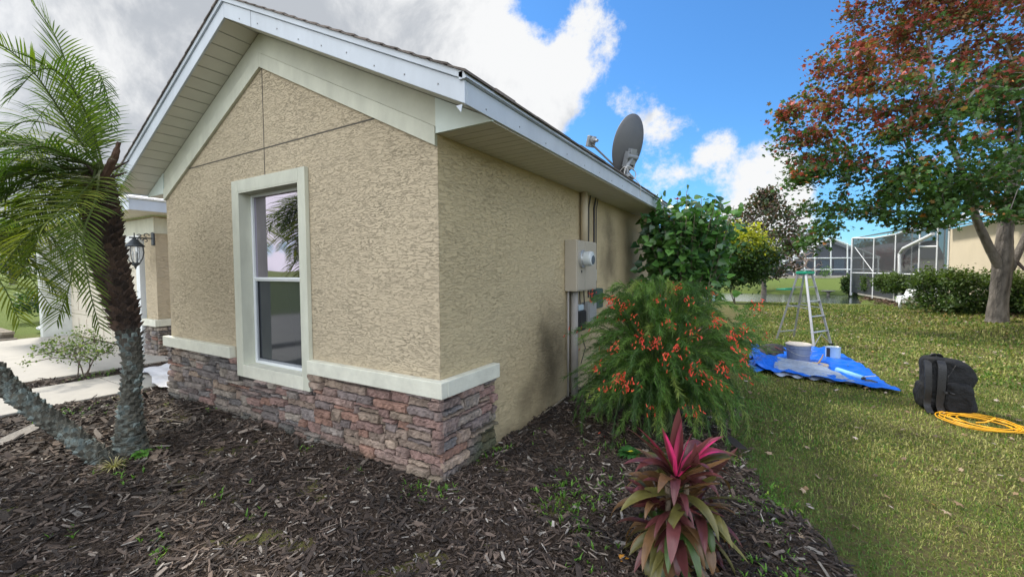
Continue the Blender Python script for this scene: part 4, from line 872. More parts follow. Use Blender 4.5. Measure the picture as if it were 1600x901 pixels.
# firecracker plant: fine rush-like sprays, red tubular flowers
def firecracker():
    base = np.array([1.13, 1.72, .01]); rg = np.random.default_rng(5); e = empty('firecracker_bush', base, 'feathery firecracker bush with clusters of small red tubular flowers beside the wall', 'shrub')
    P = []; Dn = []; Cn = []; Ln = []; mb = MB(); tips = []
    R0 = .86
    for k in range(460):
        a = rg.uniform(0, 2*math.pi); el = rg.uniform(-.62, 1.0); rr = rg.uniform(.62, 1.06)
        h = rg.random(); ce, se = math.cos(el*1.35), math.sin(el*1.35)
        tp = base+np.array([R0*rr*ce*math.cos(a), R0*rr*ce*math.sin(a)*.95, .66+.72*rr*se])
        tp[2] = max(tp[2], .06); tp[0] = max(tp[0], .14)
        ctrl = base+np.array([(tp-base)[0]*.45, (tp-base)[1]*.45, max(.5, (tp-base)[2]+.34)])
        pts = bez([base+rg.normal(0, .04, 3)*(1, 1, 0), ctrl, tp], 14)
        tube(mb, pts, np.linspace(.006, .0015, 14), 4, np.array((.10, .14, .05))*rg.uniform(.6, 1.2), cap=False)
        tips.append((tp, nrm(pts[-1]-pts[-3])))
        tone = rg.choice(4, p=[.42, .3, .18, .1]); tc_ = np.array([(.05, .11, .025), (.075, .16, .03), (.13, .225, .045), (.23, .30, .07)])[tone]
        for i in range(4, 14):
            d = nrm(pts[min(i+1, 13)]-pts[i-1]); m_n = 24
            for q in range(m_n):
                o_ = rg.normal(size=3); o_ = nrm(o_-d*(o_@d)); P.append(pts[i]+(pts[i-1]-pts[i])*rg.random()); Dn.append(nrm(d*rg.uniform(.8, 1.5)+o_*rg.uniform(.4, 1.3)+(0, 0, -.02))); Cn.append(tc_*rg.uniform(.7, 1.35)); Ln.append(rg.uniform(.03, .085))
    for k in range(80):   # the weeping lower skirt
        a = rg.uniform(0, 2*math.pi); r_ = rg.uniform(.35, .9); z0_ = rg.uniform(.55, .95); top_ = base+np.array([r_*.6*math.cos(a), r_*.6*math.sin(a), z0_]); tp = base+np.array([r_*R0*math.cos(a), r_*R0*math.sin(a), rg.uniform(.04, .35)]); tp[0] = max(tp[0], .14)
        pts = bez([base+(0, 0, .2), top_+(0, 0, .1), tp+(0, 0, .3), tp], 14); tc_ = np.array([(.04, .09, .025), (.06, .13, .03), (.10, .18, .04), (.17, .23, .06)])[rg.choice(4, p=[.4, .3, .2, .1])]
        tube(mb, pts, np.linspace(.004, .0015, 14), 4, (.06, .08, .03), cap=False)
        for i in range(5, 14):
            d = nrm(pts[min(i+1, 13)]-pts[i-1])
            for q in range(22):
                o_ = rg.normal(size=3); o_ = nrm(o_-d*(o_@d)); P.append(pts[i]+(pts[i-1]-pts[i])*rg.random()); Dn.append(nrm(d*rg.uniform(.8, 1.5)+o_*rg.uniform(.3, .9))); Cn.append(tc_*rg.uniform(.7, 1.35)); Ln.append(rg.uniform(.03, .08))
    mb.build('stems', M_bark, e, smooth=True)
    P = np.array(P); Dn = np.array(Dn); n_ = len(P); Z = nrm(rg.normal(size=(n_, 3))); Z = nrm(Z-Dn*(Z*Dn).sum(1)[:, None]); X = np.cross(Dn, Z); Ln = np.array(Ln)
    tV = [(-.5, 0, 0), (.5, 0, 0), (.35, .6, .02), (-.35, .6, .02), (0, 1, -.03)]
    V, F, C = scatter(tV, [[(0, 1, 2, 3)], [(3, 2, 4)]], P, X, Dn, Z, np.stack([np.full(n_, .0037), Ln, Ln], 1), np.array(Cn)); nmesh('foliage', V, F, M_leaf, e, col=C)
    # flower clusters: where the photo carries them, plus a scatter
    Pf = []; Df = []
    spots = [(955, 470, 26), (975, 478, 16), (1000, 530, 22), (1025, 535, 22), (960, 540, 14), (1060, 545, 18), (1120, 500, 22), (1145, 520, 22), (1165, 515, 16), (1185, 478, 16), (1150, 540, 16), (1085, 578, 18), (970, 590, 28), (985, 600, 16), (1130, 570, 16), (1105, 590, 10), (1040, 555, 14), (1160, 560, 10), (937, 575, 8), (935, 683, 14), (1075, 640, 8), (1020, 640, 6), (1095, 640, 4), (1060, 450, 12), (1075, 470, 10), (1030, 470, 8), (1110, 455, 8), (925, 460, 8), (945, 605, 8), (1170, 590, 5), (1128, 600, 8), (1045, 500, 8), (990, 500, 8), (1085, 520, 12)]
    cB = base+(0, 0, .6)
    for (u, v, k) in spots:
        d = ray(u, v); d = d/np.linalg.norm(d); oc = CAM-cB; S = np.array([1/.86, 1/.82, 1/.82]); dd = d*S; o2 = oc*S; A = dd@dd; B = 2*(dd@o2); Cc = o2@o2-1; disc = B*B-4*A*Cc
        t = (-B-math.sqrt(disc))/(2*A) if disc > 0 else -(o2@dd)/A
        c_ = CAM+d*t
        for q in range(int(k*1.15)): Pf.append(c_+rg.normal(0, .03, 3)); Df.append(nrm(np.array([rg.normal(0, .5), rg.normal(0, .5), -.8])+nrm(c_-cB)*.5))
    for (tp, dr) in [q_ for q_ in tips if q_[0][2] > .55][:60]:
        for q in range(rg.integers(1, 3)): Pf.append(tp+rg.normal(0, .025, 3)); Df.append(nrm(dr*.5+(rg.normal(0, .3), rg.normal(0, .3), -.8)))
    Pf = np.array(Pf); Df = np.array(Df); n_ = len(Pf); Z = nrm(rg.normal(size=(n_, 3))); Z = nrm(Z-Df*(Z*Df).sum(1)[:, None]); X = np.cross(Df, Z)
    tV = [(.5, 0, 0), (-.25, 0, .43), (-.25, 0, -.43), (1, 1, 0), (-.5, 1, .87), (-.5, 1, -.87), (.2, 1.12, 0)]; L = rg.uniform(.018, .028, n_)
    cl = np.array([(.66, .05, .022), (.74, .10, .04), (.55, .03, .018)])[rg.integers(0, 3, n_)]*rg.uniform(.8, 1.1, (n_, 1))
    V, F, C = scatter(tV, [[(0, 1, 4, 3), (1, 2, 5, 4), (2, 0, 3, 5)], [(3, 4, 6), (4, 5, 6), (5, 3, 6)]], Pf, X, Df, Z, np.stack([np.full(n_, .0042), L, np.full(n_, .0042)], 1), cl)
    tag(nmesh('flowers', V, F, M_petal, e, col=C), kind='stuff')
firecracker()
# cordyline
def strap_leaf(mb, base, d, L, W, droop, cols, rg, roll=0., curl=.25, n=10):
    """a broad folded leaf arching from base along d"""
    d = nrm(np.array(d)); side = np.cross(d, (0, 0, 1.)); side = nrm(side if np.linalg.norm(side) > 1e-3 else np.array([1., 0, 0])); p = np.array(base, float); V = []; C = []
    side = side*math.cos(roll)+np.cross(d, side)*math.sin(roll)
    for i in range(n+1):
        s = i/n; wd = W*(math.sin(math.pi*min(1, s*.93+.07)**.85))**.8*(1 if s < 1 else .02); wd = max(wd, .004 if s < .2 else .0008)
        nv = np.cross(side, d)
        for j, q in enumerate((-1, -.5, 0, .5, 1)):
            V.append(p+side*wd*q+nv*(abs(q)**1.3*wd*curl+rg.uniform(-.0008, .0008)))
            C.append(cols(s, abs(q), q))
        p = p+d*L/n; d = nrm(d+np.array([0, 0, -droop*(.4+1.2*s)/n*1.6]))
    F = [(i*5+j, i*5+j+1, (i+1)*5+j+1, (i+1)*5+j) for i in range(n) for j in range(4)]
    mb.add(V, F, np.array(C))
def cordyline():
    base = np.array([1.60, -.10, .0]); rg = random.Random(4); e = empty('cordyline_plant', base, 'burgundy cordyline with bright pink young leaves in the mulch at the front', 'plant')
    mb = MB()
    for k in range(3): tube(mb, [base+(.03*math.cos(k*2), .03*math.sin(k*2), -.03), base+(.05*math.cos(k*2), .05*math.sin(k*2), .45)], .014, 8, (.17, .13, .09), noise=.1)
    mb.build('stems', M_bark, e, smooth=True)
    def colf(kind, sh):
        A = {'bur': ((.09, .028, .03), (.16, .05, .05)), 'grn': ((.08, .08, .025), (.17, .15, .045)), 'dgr': ((.035, .085, .025), (.09, .14, .035)), 'brz': ((.13, .07, .035), (.22, .12, .05)), 'pnk': ((.20, .045, .06), (.85, .06, .24))}[kind]
        a, b = np.array(A[0])*sh, np.array(A[1])*sh; side_ = rg.choice((-1, 1))
        def f(s, q, qs):
            t = min(1, .15+.55*s+(.3 if q > .9 else 0)) if kind != 'pnk' else (1. if (qs*side_ > .4 and s < .85) else (.75*max(0, 1-s*1.1) if q > .4 else .12))
            return a*(1-t)+b*t
        return f
    n_ = 185
    for k in range(n_):
        s = k/n_; a = k*2.39996+rg.uniform(-.3, .3); z = .10+.42*s; el = -.45+1.35*s**1.2+rg.uniform(-.3, .3)
        kind = rg.choices(['bur', 'grn', 'dgr', 'brz'], [.15+.4*s, .5*(1-s)+.12, .2*(1-s), .38])[0]
        L = rg.uniform(.16, .32)*(1-.12*s); o_ = np.array([math.cos(a)*math.cos(el), math.sin(a)*math.cos(el), math.sin(el)])
        hd = rg.choices([(0, 0, 1), (-.085, .03, .72), (.09, .05, .85)], [.5, .25, .25])[0]; strap_leaf(mb_l := MB(), base+RT*hd[0]+np.array([math.cos(a)*.03, math.sin(a)*.03+hd[1], z*hd[2]]), o_, L, rg.uniform(.018, .033), rg.uniform(.2, 2.2)-.5*s, colf(kind, rg.uniform(.7, 1.25)), rg, rg.uniform(-.4, .4), rg.uniform(.15, .5))
        LV.append(mb_l)
    # the young pink crown leaves
    for (dx, up, L, W, kd, dr) in ((-.75, 1, .36, .034, 'bur', .35), (-.62, 1, .33, .030, 'pnk', .3), (-.28, 1, .27, .028, 'pnk', .2), (-.02, 1, .36, .034, 'bur', .05), (.03, 1, .30, .030, 'pnk', .1), (.22, 1, .24, .02, 'pnk', .3), (.6, .9, .30, .026, 'pnk', .6), (.85, .85, .33, .038, 'brz', 1.0), (.75, .7, .34, .04, 'grn', 1.2), (-.9, .7, .28, .028, 'bur', .8), (1.1, .5, .27, .03, 'bur', .9), (.35, .5, .3, .03, 'pnk', 1.2), (-.45, .5, .26, .03, 'bur', 1.4)):
        o_ = RT*dx+np.array([0, 0, 1.])*up-FW*.12*(1 if dx < .3 else .4); strap_leaf(m2 := MB(), base+np.array([0, 0, .48])+RT*dx*.02, o_, L, W, dr, colf(kd, 1.), rg, rg.uniform(-.5, .5), .3); LV.append(m2)
    allm = MB()
    for q in LV: allm.add(q.V[0], q.F, q.C[0])
    allm.build('leaves', mat('cordyline_leaf', vcol=True, rough=.33, var=.22, vscale=30, trans=.12, spec=.5, stretch=(1, 1, .35)), e, smooth=True)
LV = []
cordyline()
# pygmy date palms
def frond(mb, pts, leafL, rg, n=46, cols=((.05, .10, .02), (.10, .17, .03)), wd=.0038, droop=.7, vee=.55):
    C = catmull(pts, 7) if len(pts) > 2 else np.array(pts); sl_ = np.concatenate([[0], np.cumsum(np.linalg.norm(np.diff(C, axis=0), axis=1))]); T_ = sl_[-1]
    tube(mb, C, np.linspace(.009, .002, len(C)), 5, np.array((.10, .13, .04)), cap=False)
    for k in range(n):
        s = .14+.86*k/(n-1); x = s*T_; p = np.array([np.interp(x, sl_, C[:, i]) for i in range(3)]); p2 = np.array([np.interp(min(T_, x+.02), sl_, C[:, i]) for i in range(3)]); p0 = np.array([np.interp(x-.02, sl_, C[:, i]) for i in range(3)])
        d = nrm(p2-p0); sd = np.cross(d, (0, 0, 1.)); sd = nrm(sd if np.linalg.norm(sd) > .05 else np.cross(d, RT)); up = np.cross(sd, d)
        L = leafL*(.45+.75*math.sin(math.pi*min(1, .12+s*.84)))*rg.uniform(.85, 1.1)
        for sgn in (-1, 1):
            o_ = nrm(sd*sgn*(1.)+d*(.45+.9*s)+up*vee*rg.uniform(.3, 1.1)); q = p.copy(); V = []; cc_ = np.array(cols[0])+(np.array(cols[1])-np.array(cols[0]))*rg.random(); wv = nrm(np.cross(o_, up)+up*rg.uniform(-.6, .6)); m_n = 5
            for i in range(m_n):
                t = i/(m_n-1); w_ = wd*(.55+.9*math.sin(math.pi*(.15+.6*t)))*(1-t**4) if i < m_n-1 else .0004
                V += [q-wv*w_, q+wv*w_]; q = q+o_*L/(m_n-1); o_ = nrm(o_+np.array([0, 0, -droop*(.25+t)*.55]))
            mb.add(V, [(2*i, 2*i+1, 2*i+3, 2*i+2) for i in range(m_n-1)], cc_)
M_frond = mat('palm_leaflet', vcol=True, rough=.6, var=.3, vscale=3, trans=.38, spec=.2)
def palm(name, lab, stem, radii, crown, fronds, seed, boots_from, mossy=True):
    rg = random.Random(seed); e = empty(name, stem[0], lab, 'palm tree', 'slender date palms in the front mulch bed')
    C = catmull(stem, 10); n_ = len(C); r = np.interp(np.linspace(0, 1, n_), np.linspace(0, 1, len(radii)), radii)
    mb = MB(); V = []; cols = []; k = 18; u = None
    Cf = np.array([[np.interp(t, np.linspace(0, 1, n_), C[:, i]) for i in range(3)] for t in np.linspace(0, 1, n_*3)]); rf = np.interp(np.linspace(0, 1, n_*3), np.linspace(0, 1, n_), r)
    tube(mb, Cf, rf, 18, (1, 1, 1), noise=.09)
    z = mb.V[0][:, 2]; nn = len(z); low = ss(boots_from+.1, boots_from-.25, z)[:, None]; lich = (np.array([wob(a*9, b*9+c*7, 1.) for a, b, c in mb.V[0]])*.5+.5)[:, None]*low
    base_c = np.array([(.035, .022, .016)])*(1-low)+np.array([(.075, .068, .052)])*low; cc_ = base_c*(1-.6*lich)+np.array([(.17, .20, .18)])*.5*lich
    cc_ *= np.array([rg.uniform(.6, 1.35) for _ in range(nn)])[:, None]; mb.C[0] = cc_
    # leaf-base stubs in a spiral
    L_ = np.concatenate([[0], np.cumsum(np.linalg.norm(np.diff(C, axis=0), axis=1))]); tot = L_[-1]; q = 0.04; ang = 0
    while q < tot:
        p = np.array([np.interp(q, L_, C[:, i]) for i in range(3)]); d = nrm(np.array([np.interp(min(tot, q+.03), L_, C[:, i]) for i in range(3)])-np.array([np.interp(q-.03, L_, C[:, i]) for i in range(3)])); rr = np.interp(q, L_, r); u_, v_ = frame_of(d)
        for j in range(7):
            a = ang+j*2*math.pi/7; o_ = u_*math.cos(a)+v_*math.sin(a); t_ = nrm(np.cross(d, o_)); hi = 1 if p[2] > boots_from else 0
            ln = rg.uniform(.03, .055) if hi else rg.uniform(.012, .03); wd = rr*.36; b0 = p+o_*rr*.9
            cl = np.array((.05, .03, .02))*rg.uniform(.5, 1.9) if hi else (np.array((.17, .20, .185)) if rg.random() < .3 else np.array((.085, .08, .062)))*rg.uniform(.6, 1.25)
            tipp = b0+o_*ln+d*(.02+.02*hi); mb.add([b0-t_*wd-d*.015, b0+t_*wd-d*.015, b0+t_*wd*.7+d*.03, b0-t_*wd*.7+d*.03, tipp-t_*wd*.35, tipp+t_*wd*.35], [(0, 1, 5, 4), (3, 4, 5, 2), (0, 4, 3), (1, 2, 5)], cl)
        ang += .45; q += .032 if p[2] > boots_from else .036
    # ragged fibres at the boots
    for i in range(260 if boots_from < 3 else 60):
        q = rg.uniform(.0, 1); idx = int(q*(n_-1)); p = C[idx]; 
        if p[2] < boots_from-.1: continue
        a = rg.uniform(0, 6.28); o_ = np.array([math.cos(a), math.sin(a), rg.uniform(-.3, .9)]); b0 = p+o_*(1, 1, 0)*r[idx]; tube(mb, [b0, b0+nrm(o_)*rg.uniform(.02, .07)], [.004, .0012], 4, np.array((.06, .035, .022))*rg.uniform(.6, 1.6), cap=False)
    mb.build('trunk', M_bark, e)
    for pts, LL, n_l, cs, dr in fronds(rg): 
        f = MB(); frond(f, pts, LL, rg, n_l, cs, droop=dr); f.build('frond', M_frond, e)
    return e
P1 = [pD(200, 718, 3.5), pD(203, 690, 3.5), pD(204, 620, 3.5), pD(207, 560, 3.5), pD(191, 480, 3.52), pD(168, 400, 3.55), pD(159, 335, 3.55), pD(155, 285, 3.55)]
CR1 = pD(158, 262, 3.55)
DK = ((.03, .058, .014), (.06, .105, .022)); YL = ((.11, .15, .02), (.22, .24, .035)); MD = ((.055, .09, .016), (.12, .17, .028))  # the yellow tones paint backlight into the leaflet colour
def fr1(rg):
    out = []
    def S(lst, LL=.27, n=46, cs=DK, dr=.5): out.append(([CR1+rg_n(.02)]+[pD(u, v, D) for u, v, D in lst], LL, n, cs, dr))
    def rg_n(s): return np.array([rg.gauss(0, s), rg.gauss(0, s), rg.gauss(0, s)])
    S([(120, 150, 3.6), (88, 60, 3.6), (50, 5, 3.5)], .26, 48, MD, .25); S([(105, 190, 3.3), (50, 110, 3.1), (-10, 60, 2.9)], .26, 46, MD, .5)
    S([(125, 170, 3.8), (130, 110, 3.8), (155, 115, 3.8), (175, 180, 3.8)], .18, 48, DK, .9); S([(140, 190, 3.4), (100, 120, 3.2), (60, 110, 3.0), (20, 150, 2.9)], .26, 46, DK, .6)
    S([(110, 210, 3.5), (40, 190, 3.4), (-30, 230, 3.3)], .27, 46, DK, .7); S([(110, 245, 3.2), (50, 230, 2.9), (-20, 290, 2.8)], .27, 46, DK, .7)
    S([(120, 270, 3.8), (60, 290, 4.0), (0, 370, 4.1)], .26, 46, MD, .6); S([(130, 300, 3.4), (80, 340, 3.3), (30, 430, 3.2)], .27, 46, MD, .6)
    S([(140, 300, 3.3), (120, 350, 3.2), (110, 440, 3.1), (90, 500, 3.1)], .23, 50, MD, .35); S([(135, 290, 3.9), (90, 320, 4.2), (40, 400, 4.4)], .27, 46, YL, .5)
    S([(100, 330, 3.0), (40, 370, 2.8), (-30, 470, 2.7)], .25, 46, YL, .5); S([(140, 190, 3.9), (150, 130, 4.0), (165, 140, 4.1), (175, 200, 4.1)], .15, 44, DK, .9)
    S([(140, 200, 4.0), (120, 150, 4.3), (80, 160, 4.5), (30, 230, 4.6)], .26, 44, DK, .7); S([(150, 310, 3.2), (130, 370, 3.0), (140, 450, 2.95), (155, 510, 2.95)], .18, 44, MD, .3)
    for k in range(44):
        a = rg.uniform(0, 2*math.pi); el = rg.uniform(-.8, .35) if k > 4 else rg.uniform(.3, 1.); L = rg.uniform(.75, 1.05); o_ = np.array([math.cos(a)*math.cos(el), math.sin(a)*math.cos(el), math.sin(el)])
        if o_@RT > -.05: continue
        p1 = CR1+o_*L*.45; p2 = p1+nrm(o_+(0, 0, -.5))*L*.35; p3 = p2+nrm(o_+(0, 0, -1.4))*L*.3
        if any(800+F_PX*((q-CAM)@RT)/((q-CAM)@FW) > 172 for q in (p1, p2, p3)): continue
        out.append(([CR1, p1, p2, p3], .24, 40, rg.choice((DK, DK, MD, YL)), .8))
    return out
pe = palm('date_palm', 'upright date palm with a dark shaggy upper trunk beside the window wall', P1, [.18, .105, .060, .062, .085, .108, .105, .075], CR1, fr1, 3, 1.02)
# dead frond stub and shaggy spear
mb = MB(); sp = [CR1-(0, 0, .12), pD(178, 245, 3.5), pD(186, 222, 3.5)]; tube(mb, catmull(sp, 5), np.linspace(.04, .012, 11), 7, (.09, .05, .03), noise=.25)
for k in range(14):
    a = random.uniform(0, 6.28); p0 = CR1+(0, 0, random.uniform(-.3, -.05)); o_ = nrm(np.array([math.cos(a), math.sin(a), random.uniform(.5, 1.3)])); tube(mb, [p0+o_*.05, p0+o_*random.uniform(.12, .26)], [.014, .004], 5, np.array((.07, .045, .03))*random.uniform(.6, 1.8))
mb.build('leaf_stubs', M_bark, pe)
P2 = [pD(172, 735, 3.35), pD(152, 712, 3.3), pD(110, 678, 3.3), pD(55, 638, 3.3), pD(0, 592, 3.3), pD(-70, 515, 3.3), pD(-110, 400, 3.3)]
CR2 = pD(-125, 350, 3.3)
def fr2(rg):
    out = []
    def S(lst, LL=.25, n=44, cs=MD, dr=.5): out.append(([CR2]+[pD(u, v, D) for u, v, D in lst], LL, n, cs, dr))
    S([(-40, 330, 3.6), (50, 350, 3.7), (130, 440, 3.75)], .27, 50, YL, .4); S([(-50, 360, 3.3), (20, 400, 3.2), (80, 480, 3.1)], .25, 46, YL, .4); S([(-60, 300, 3.4), (20, 270, 3.5), (90, 320, 3.6)], .26, 46, DK, .6)
    S([(-60, 380, 3.0), (0, 440, 2.9), (30, 500, 2.9)], .22, 44, YL, .4); S([(-50, 270, 3.2), (10, 220, 3.1), (70, 260, 3.0)], .26, 44, DK, .7); S([(-70, 340, 4.), (0, 330, 4.3), (80, 390, 4.4)], .27, 44, YL, .5)
    for k in range(22):
        a = rg.uniform(0, 2*math.pi); el = rg.uniform(-.6, 1.1); L = rg.uniform(.75, 1.0); o_ = np.array([math.cos(a)*math.cos(el), math.sin(a)*math.cos(el), math.sin(el)]); p1 = CR2+o_*L*.45; p2 = p1+nrm(o_+(0, 0, -.5))*L*.35; p3 = p2+nrm(o_+(0, 0, -1.4))*L*.3; out.append(([CR2, p1, p2, p3], .24, 36, rg.choice((DK, MD, YL)), .6))
    return out
palm('date_palm', 'leaning date palm whose lichen-grey trunk runs off to the left', P2, [.07, .068, .062, .062, .068, .08, .07], CR2, fr2, 9, .95)
# weeds, seedlings, ground plants
def tuft(mb, p, n, L, c, rg, w=.004, lean=.7):
    for k in range(n):
        a = rg.uniform(0, 6.28); o_ = np.array([math.cos(a)*lean*rg.random(), math.sin(a)*lean*rg.random(), 1.]); o_ = nrm(o_); s = np.array([-math.sin(a), math.cos(a), 0])*w*rg.uniform(.6, 1.4); l = L*rg.uniform(.5, 1.2); m1 = p+o_*l*.55; m2 = m1+nrm(o_+(math.cos(a)*.6, math.sin(a)*.6, -.4))*l*.5
        mb.add([p-s*.6, p+s*.6, m1+s, m1-s, m2], [(0, 1, 2, 3), (3, 2, 4)], np.array(c)*rg.uniform(.7, 1.3))
def sprig(mb, p, n, r, c, rg):
    for k in range(n):
        a = rg.uniform(0, 6.28); d = np.array([math.cos(a), math.sin(a), rg.uniform(.1, .9)]); b0 = p+np.array([math.cos(a), math.sin(a), 0])*r*rg.random()+(0, 0, r*.5*rg.random()); s = np.array([-math.sin(a), math.cos(a), 0])*.3; l = rg.uniform(.008, .02)
        mb.add([b0, b0+(d*.5+s)*l, b0+d*l, b0+(d*.5-s)*l], [(0, 1, 2, 3)], np.array(c)*rg.uniform(.65, 1.35))
rgw = random.Random(17); wd_ = MB()
for (u, v, k, r, kind) in [(655, 768, 26, .07, 's'), (700, 775, 30, .08, 's'), (560, 735, 12, .05, 's'), (640, 770, 10, .05, 's'), (365, 645, 8, .05, 's'), (335, 640, 9, .05, 's'), (880, 770, 40, .12, 's'), (920, 755, 60, .14, 's'), (900, 790, 50, .12, 's'), (945, 775, 40, .1, 's'), (870, 800, 26, .1, 's'), (910, 815, 20, .07, 's'), (1180, 800, 60, .12, 's'), (1210, 790, 60, .1, 's'), (1195, 830, 40, .1, 's'), (1235, 880, 26, .07, 's'), (1170, 890, 40, .07, 't'), (400, 803, 12, .05, 't'), (240, 845, 14, .05, 's'), (245, 865, 14, .05, 's'), (190, 730, 30, .1, 't'), (205, 745, 30, .08, 't'), (640, 628, 2, .03, 's'), (905, 885, 20, .06, 't'), (100, 835, 10, .05, 's'), (350, 770, 10, .05, 's'), (230, 705, 16, .09, 's'), (930, 850, 20, .07, 't'), (965, 700, 60, .16, 's'), (830, 680, 12, .08, 's'), (790, 700, 20, .08, 's'), (770, 715, 20, .08, 's'), (160, 640, 50, .2, 's'), (200, 615, 30, .15, 's'), (110, 650, 40, .2, 's'), (150, 590, 80, .2, 's'), (170, 585, 80, .2, 's'), (480, 700, 6, .04, 's'), (1165, 760, 30, .08, 's'), (1150, 720, 20, .06, 's')]:
    p = gp(u, v, .02)
    if kind == 's':
        for q in range(max(2, k//4)): sprig(wd_, p+(rgw.gauss(0, r), rgw.gauss(0, r), 0), 8, .022, (.12, .25, .03) if rgw.random() < .6 else (.20, .30, .04), rgw)
    for q in range(k//3): tuft(wd_, p+(rgw.gauss(0, r), rgw.gauss(0, r), 0), 4, .05, (.10, .22, .03), rgw)
tag(wd_.build('weeds', M_leaf), 'bright green weeds and seedlings sprouting through the mulch', 'weeds', kind='stuff')
def lowplant(name, lab, p, n, L, W, c, seed, lift=.5, cat='plant'):
    rg = random.Random(seed); mb = MB(); p = np.array(p)
    for k in range(n):
        a = 2.4*k; d = np.array([math.cos(a), math.sin(a), lift*rg.uniform(.5, 1.5)]); sh = rg.uniform(.75, 1.25); strap_leaf(mb, p+(0, 0, .01+.01*k/n), d, L*rg.uniform(.7, 1.1), W*rg.uniform(.8, 1.1), 1.1, lambda s, q, qs: np.array(c)*sh*(1+.2*(q < .1)), rg, 0, .2, 7)
    return tag(mb.build(name, M_leaf, smooth=True), lab, cat)
lowplant('broadleaf_plant', 'small fresh green broad-leaved plant at the foot of the upright palm', gp(222, 712, .02), 11, .10, .026, (.10, .24, .04), 5)
lowplant('groundcover_plant', 'low clump of dark heart-shaped leaves under the feathery bush', gp(985, 715, .02), 34, .11, .032, (.04, .12, .03), 6, .9)
lowplant('grass_tuft', 'dry grassy tuft between the two palm trunks', gp(178, 735, .02), 60, .13, .0035, (.20, .19, .07), 7, 1.0, 'grass tuft')
yf = MB(); c_ = gp(983, 705, .06)
for k in range(6):
    a = k*1.05; d = np.array([math.cos(a), math.sin(a), .4]); s = np.array([-math.sin(a), math.cos(a), 0]); yf.add([c_, c_+d*.018+s*.012, c_+d*.034, c_+d*.018-s*.012], [(0, 1, 2, 3)], (.75, .70, .04))
tag(yf.build('yellow_flower', M_petal), 'single yellow flower under the feathery bush', 'flower')
# fallen leaves
def fallen():
    rg = np.random.default_rng(30); n_ = 9000; x = rg.uniform(1.5, 12, n_); y = rg.uniform(-1.5, 22, n_)
    keep = (x > edge_x(y)-.3) & (rg.random(n_) < (.12+.88*ss(2, 9, x*.6+y*.6))*(.35+.9*(wob(x, y, 1.1) > -.1))); x, y = x[keep], y[keep]
    ex_ = [gp(u, v) for u, v in [(1430, 683), (1505, 742), (1300, 755), (1262, 768), (1315, 810), (1330, 828), (1390, 800), (1480, 808), (1170, 706), (1158, 716), (1150, 735), (1160, 745), (1255, 770), (1340, 690), (1415, 720), (1240, 835), (1255, 845), (1210, 660), (1500, 830)]]
    x = np.concatenate([x, [p[0] for p in ex_]]); y = np.concatenate([y, [p[1] for p in ex_]]); n_ = len(x)
    P = np.stack([x, y, H(x, y)+.028], 1); X, Y, Z = rand_frames(n_, (0, 0, 1), .3, rg)
    pal = np.array([(.20, .13, .07), (.30, .22, .14), (.12, .08, .05), (.36, .30, .25), (.42, .20, .07)]); cl = pal[rg.choice(5, n_, p=[.3, .25, .25, .15, .05])]*rg.uniform(.7, 1.2, (n_, 1))
    V, F, C = scatter(LEAF_MAPLE[0], LEAF_MAPLE[1], P, X, Y, Z, rg.uniform(.025, .055, n_), cl); o = nmesh('fallen_leaves', V, F, M_chip, local=True, col=C); tag(o, 'dry fallen maple leaves scattered over the lawn', 'leaves', kind='stuff')
fallen()
ol = MB(); p = gp(973, 872, .03); ol.add([p+np.array(a)*.03 for a in ((0, -1, 0), (.6, -.3, .2), (1, .5, .1), (.3, .5, .3), (0, 1.2, .1), (-.3, .5, .3), (-1, .4, .2), (-.5, -.3, .2))], [(0, 1, 2, 3), (3, 4, 5), (5, 6, 7, 0), (0, 3, 5)], (.75, .33, .04)); tag(ol.build('orange_leaf', M_petal), 'bright orange fallen leaf on the mulch in front of the cordyline', 'leaf')
# ------------------------------------------------------------------ things on the lawn
# stepladder
fA, fB = gp(1272, 545), gp(1299, 540); rA, rB = gp(1213, 530), gp(1240, 527)
ctr = (fA+fB+rA+rB)/4; Zt = 1.44; Dl = float((ctr-CAM)@FW)
lad = empty('stepladder', ctr, 'aluminium stepladder with a green top standing on the lawn behind the tarp', 'ladder')
tF_ = pD(1267, 424, Dl-.12); tR_ = pD(1250, 424, Dl+.12)
wd0 = nrm((fB-fA)*(1, 1, 0)); fw0 = nrm(np.cross([0, 0, 1.], wd0)); 
if fw0@FW > 0: fw0 = -fw0
tc0 = (tF_+tR_)/2; tc0[2] = Zt
def rail(mb, a, b, w_, t_, ax):
    d = nrm(b-a); s = nrm(ax-d*(ax@d)); v = np.cross(d, s)
    V = [p+s*i*w_+v*j*t_ for p in (a, b) for i, j in ((-1, -1), (1, -1), (1, 1), (-1, 1))]
    mb.add(V, [(0, 3, 2, 1), (4, 5, 6, 7), (0, 1, 5, 4), (1, 2, 6, 5), (2, 3, 7, 6), (3, 0, 4, 7)])
hw = .115
tfl, tfr = tc0+fw0*.06-wd0*hw, tc0+fw0*.06+wd0*hw; trl, trr = tc0-fw0*.07-wd0*hw, tc0-fw0*.07+wd0*hw
for a, b in ((fA, tfl), (fB, tfr)):
    mb = MB(); rail(mb, a, b, .010, .021, wd0); mb.build('front_rail', M_metal, lad, bevel=.003)
    mb = MB(); rail(mb, a-(0, 0, .005), a+(b-a)*.03, .016, .042, wd0); mb.build('foot', M_dark, lad)
for a, b in ((rA, trl), (rB, trr)):
    mb = MB(); rail(mb, a, b, .010, .018, wd0); mb.build('rear_rail', M_metal, lad, bevel=.002)
for s in (.2, .4, .6, .79):
    a, b = fA+(tfl-fA)*s, fB+(tfr-fB)*s; mb = MB(); rail(mb, a, b, .006, .04, np.array([0, 0, 1.])); mb.build('step', M_metal, lad, bevel=.002)
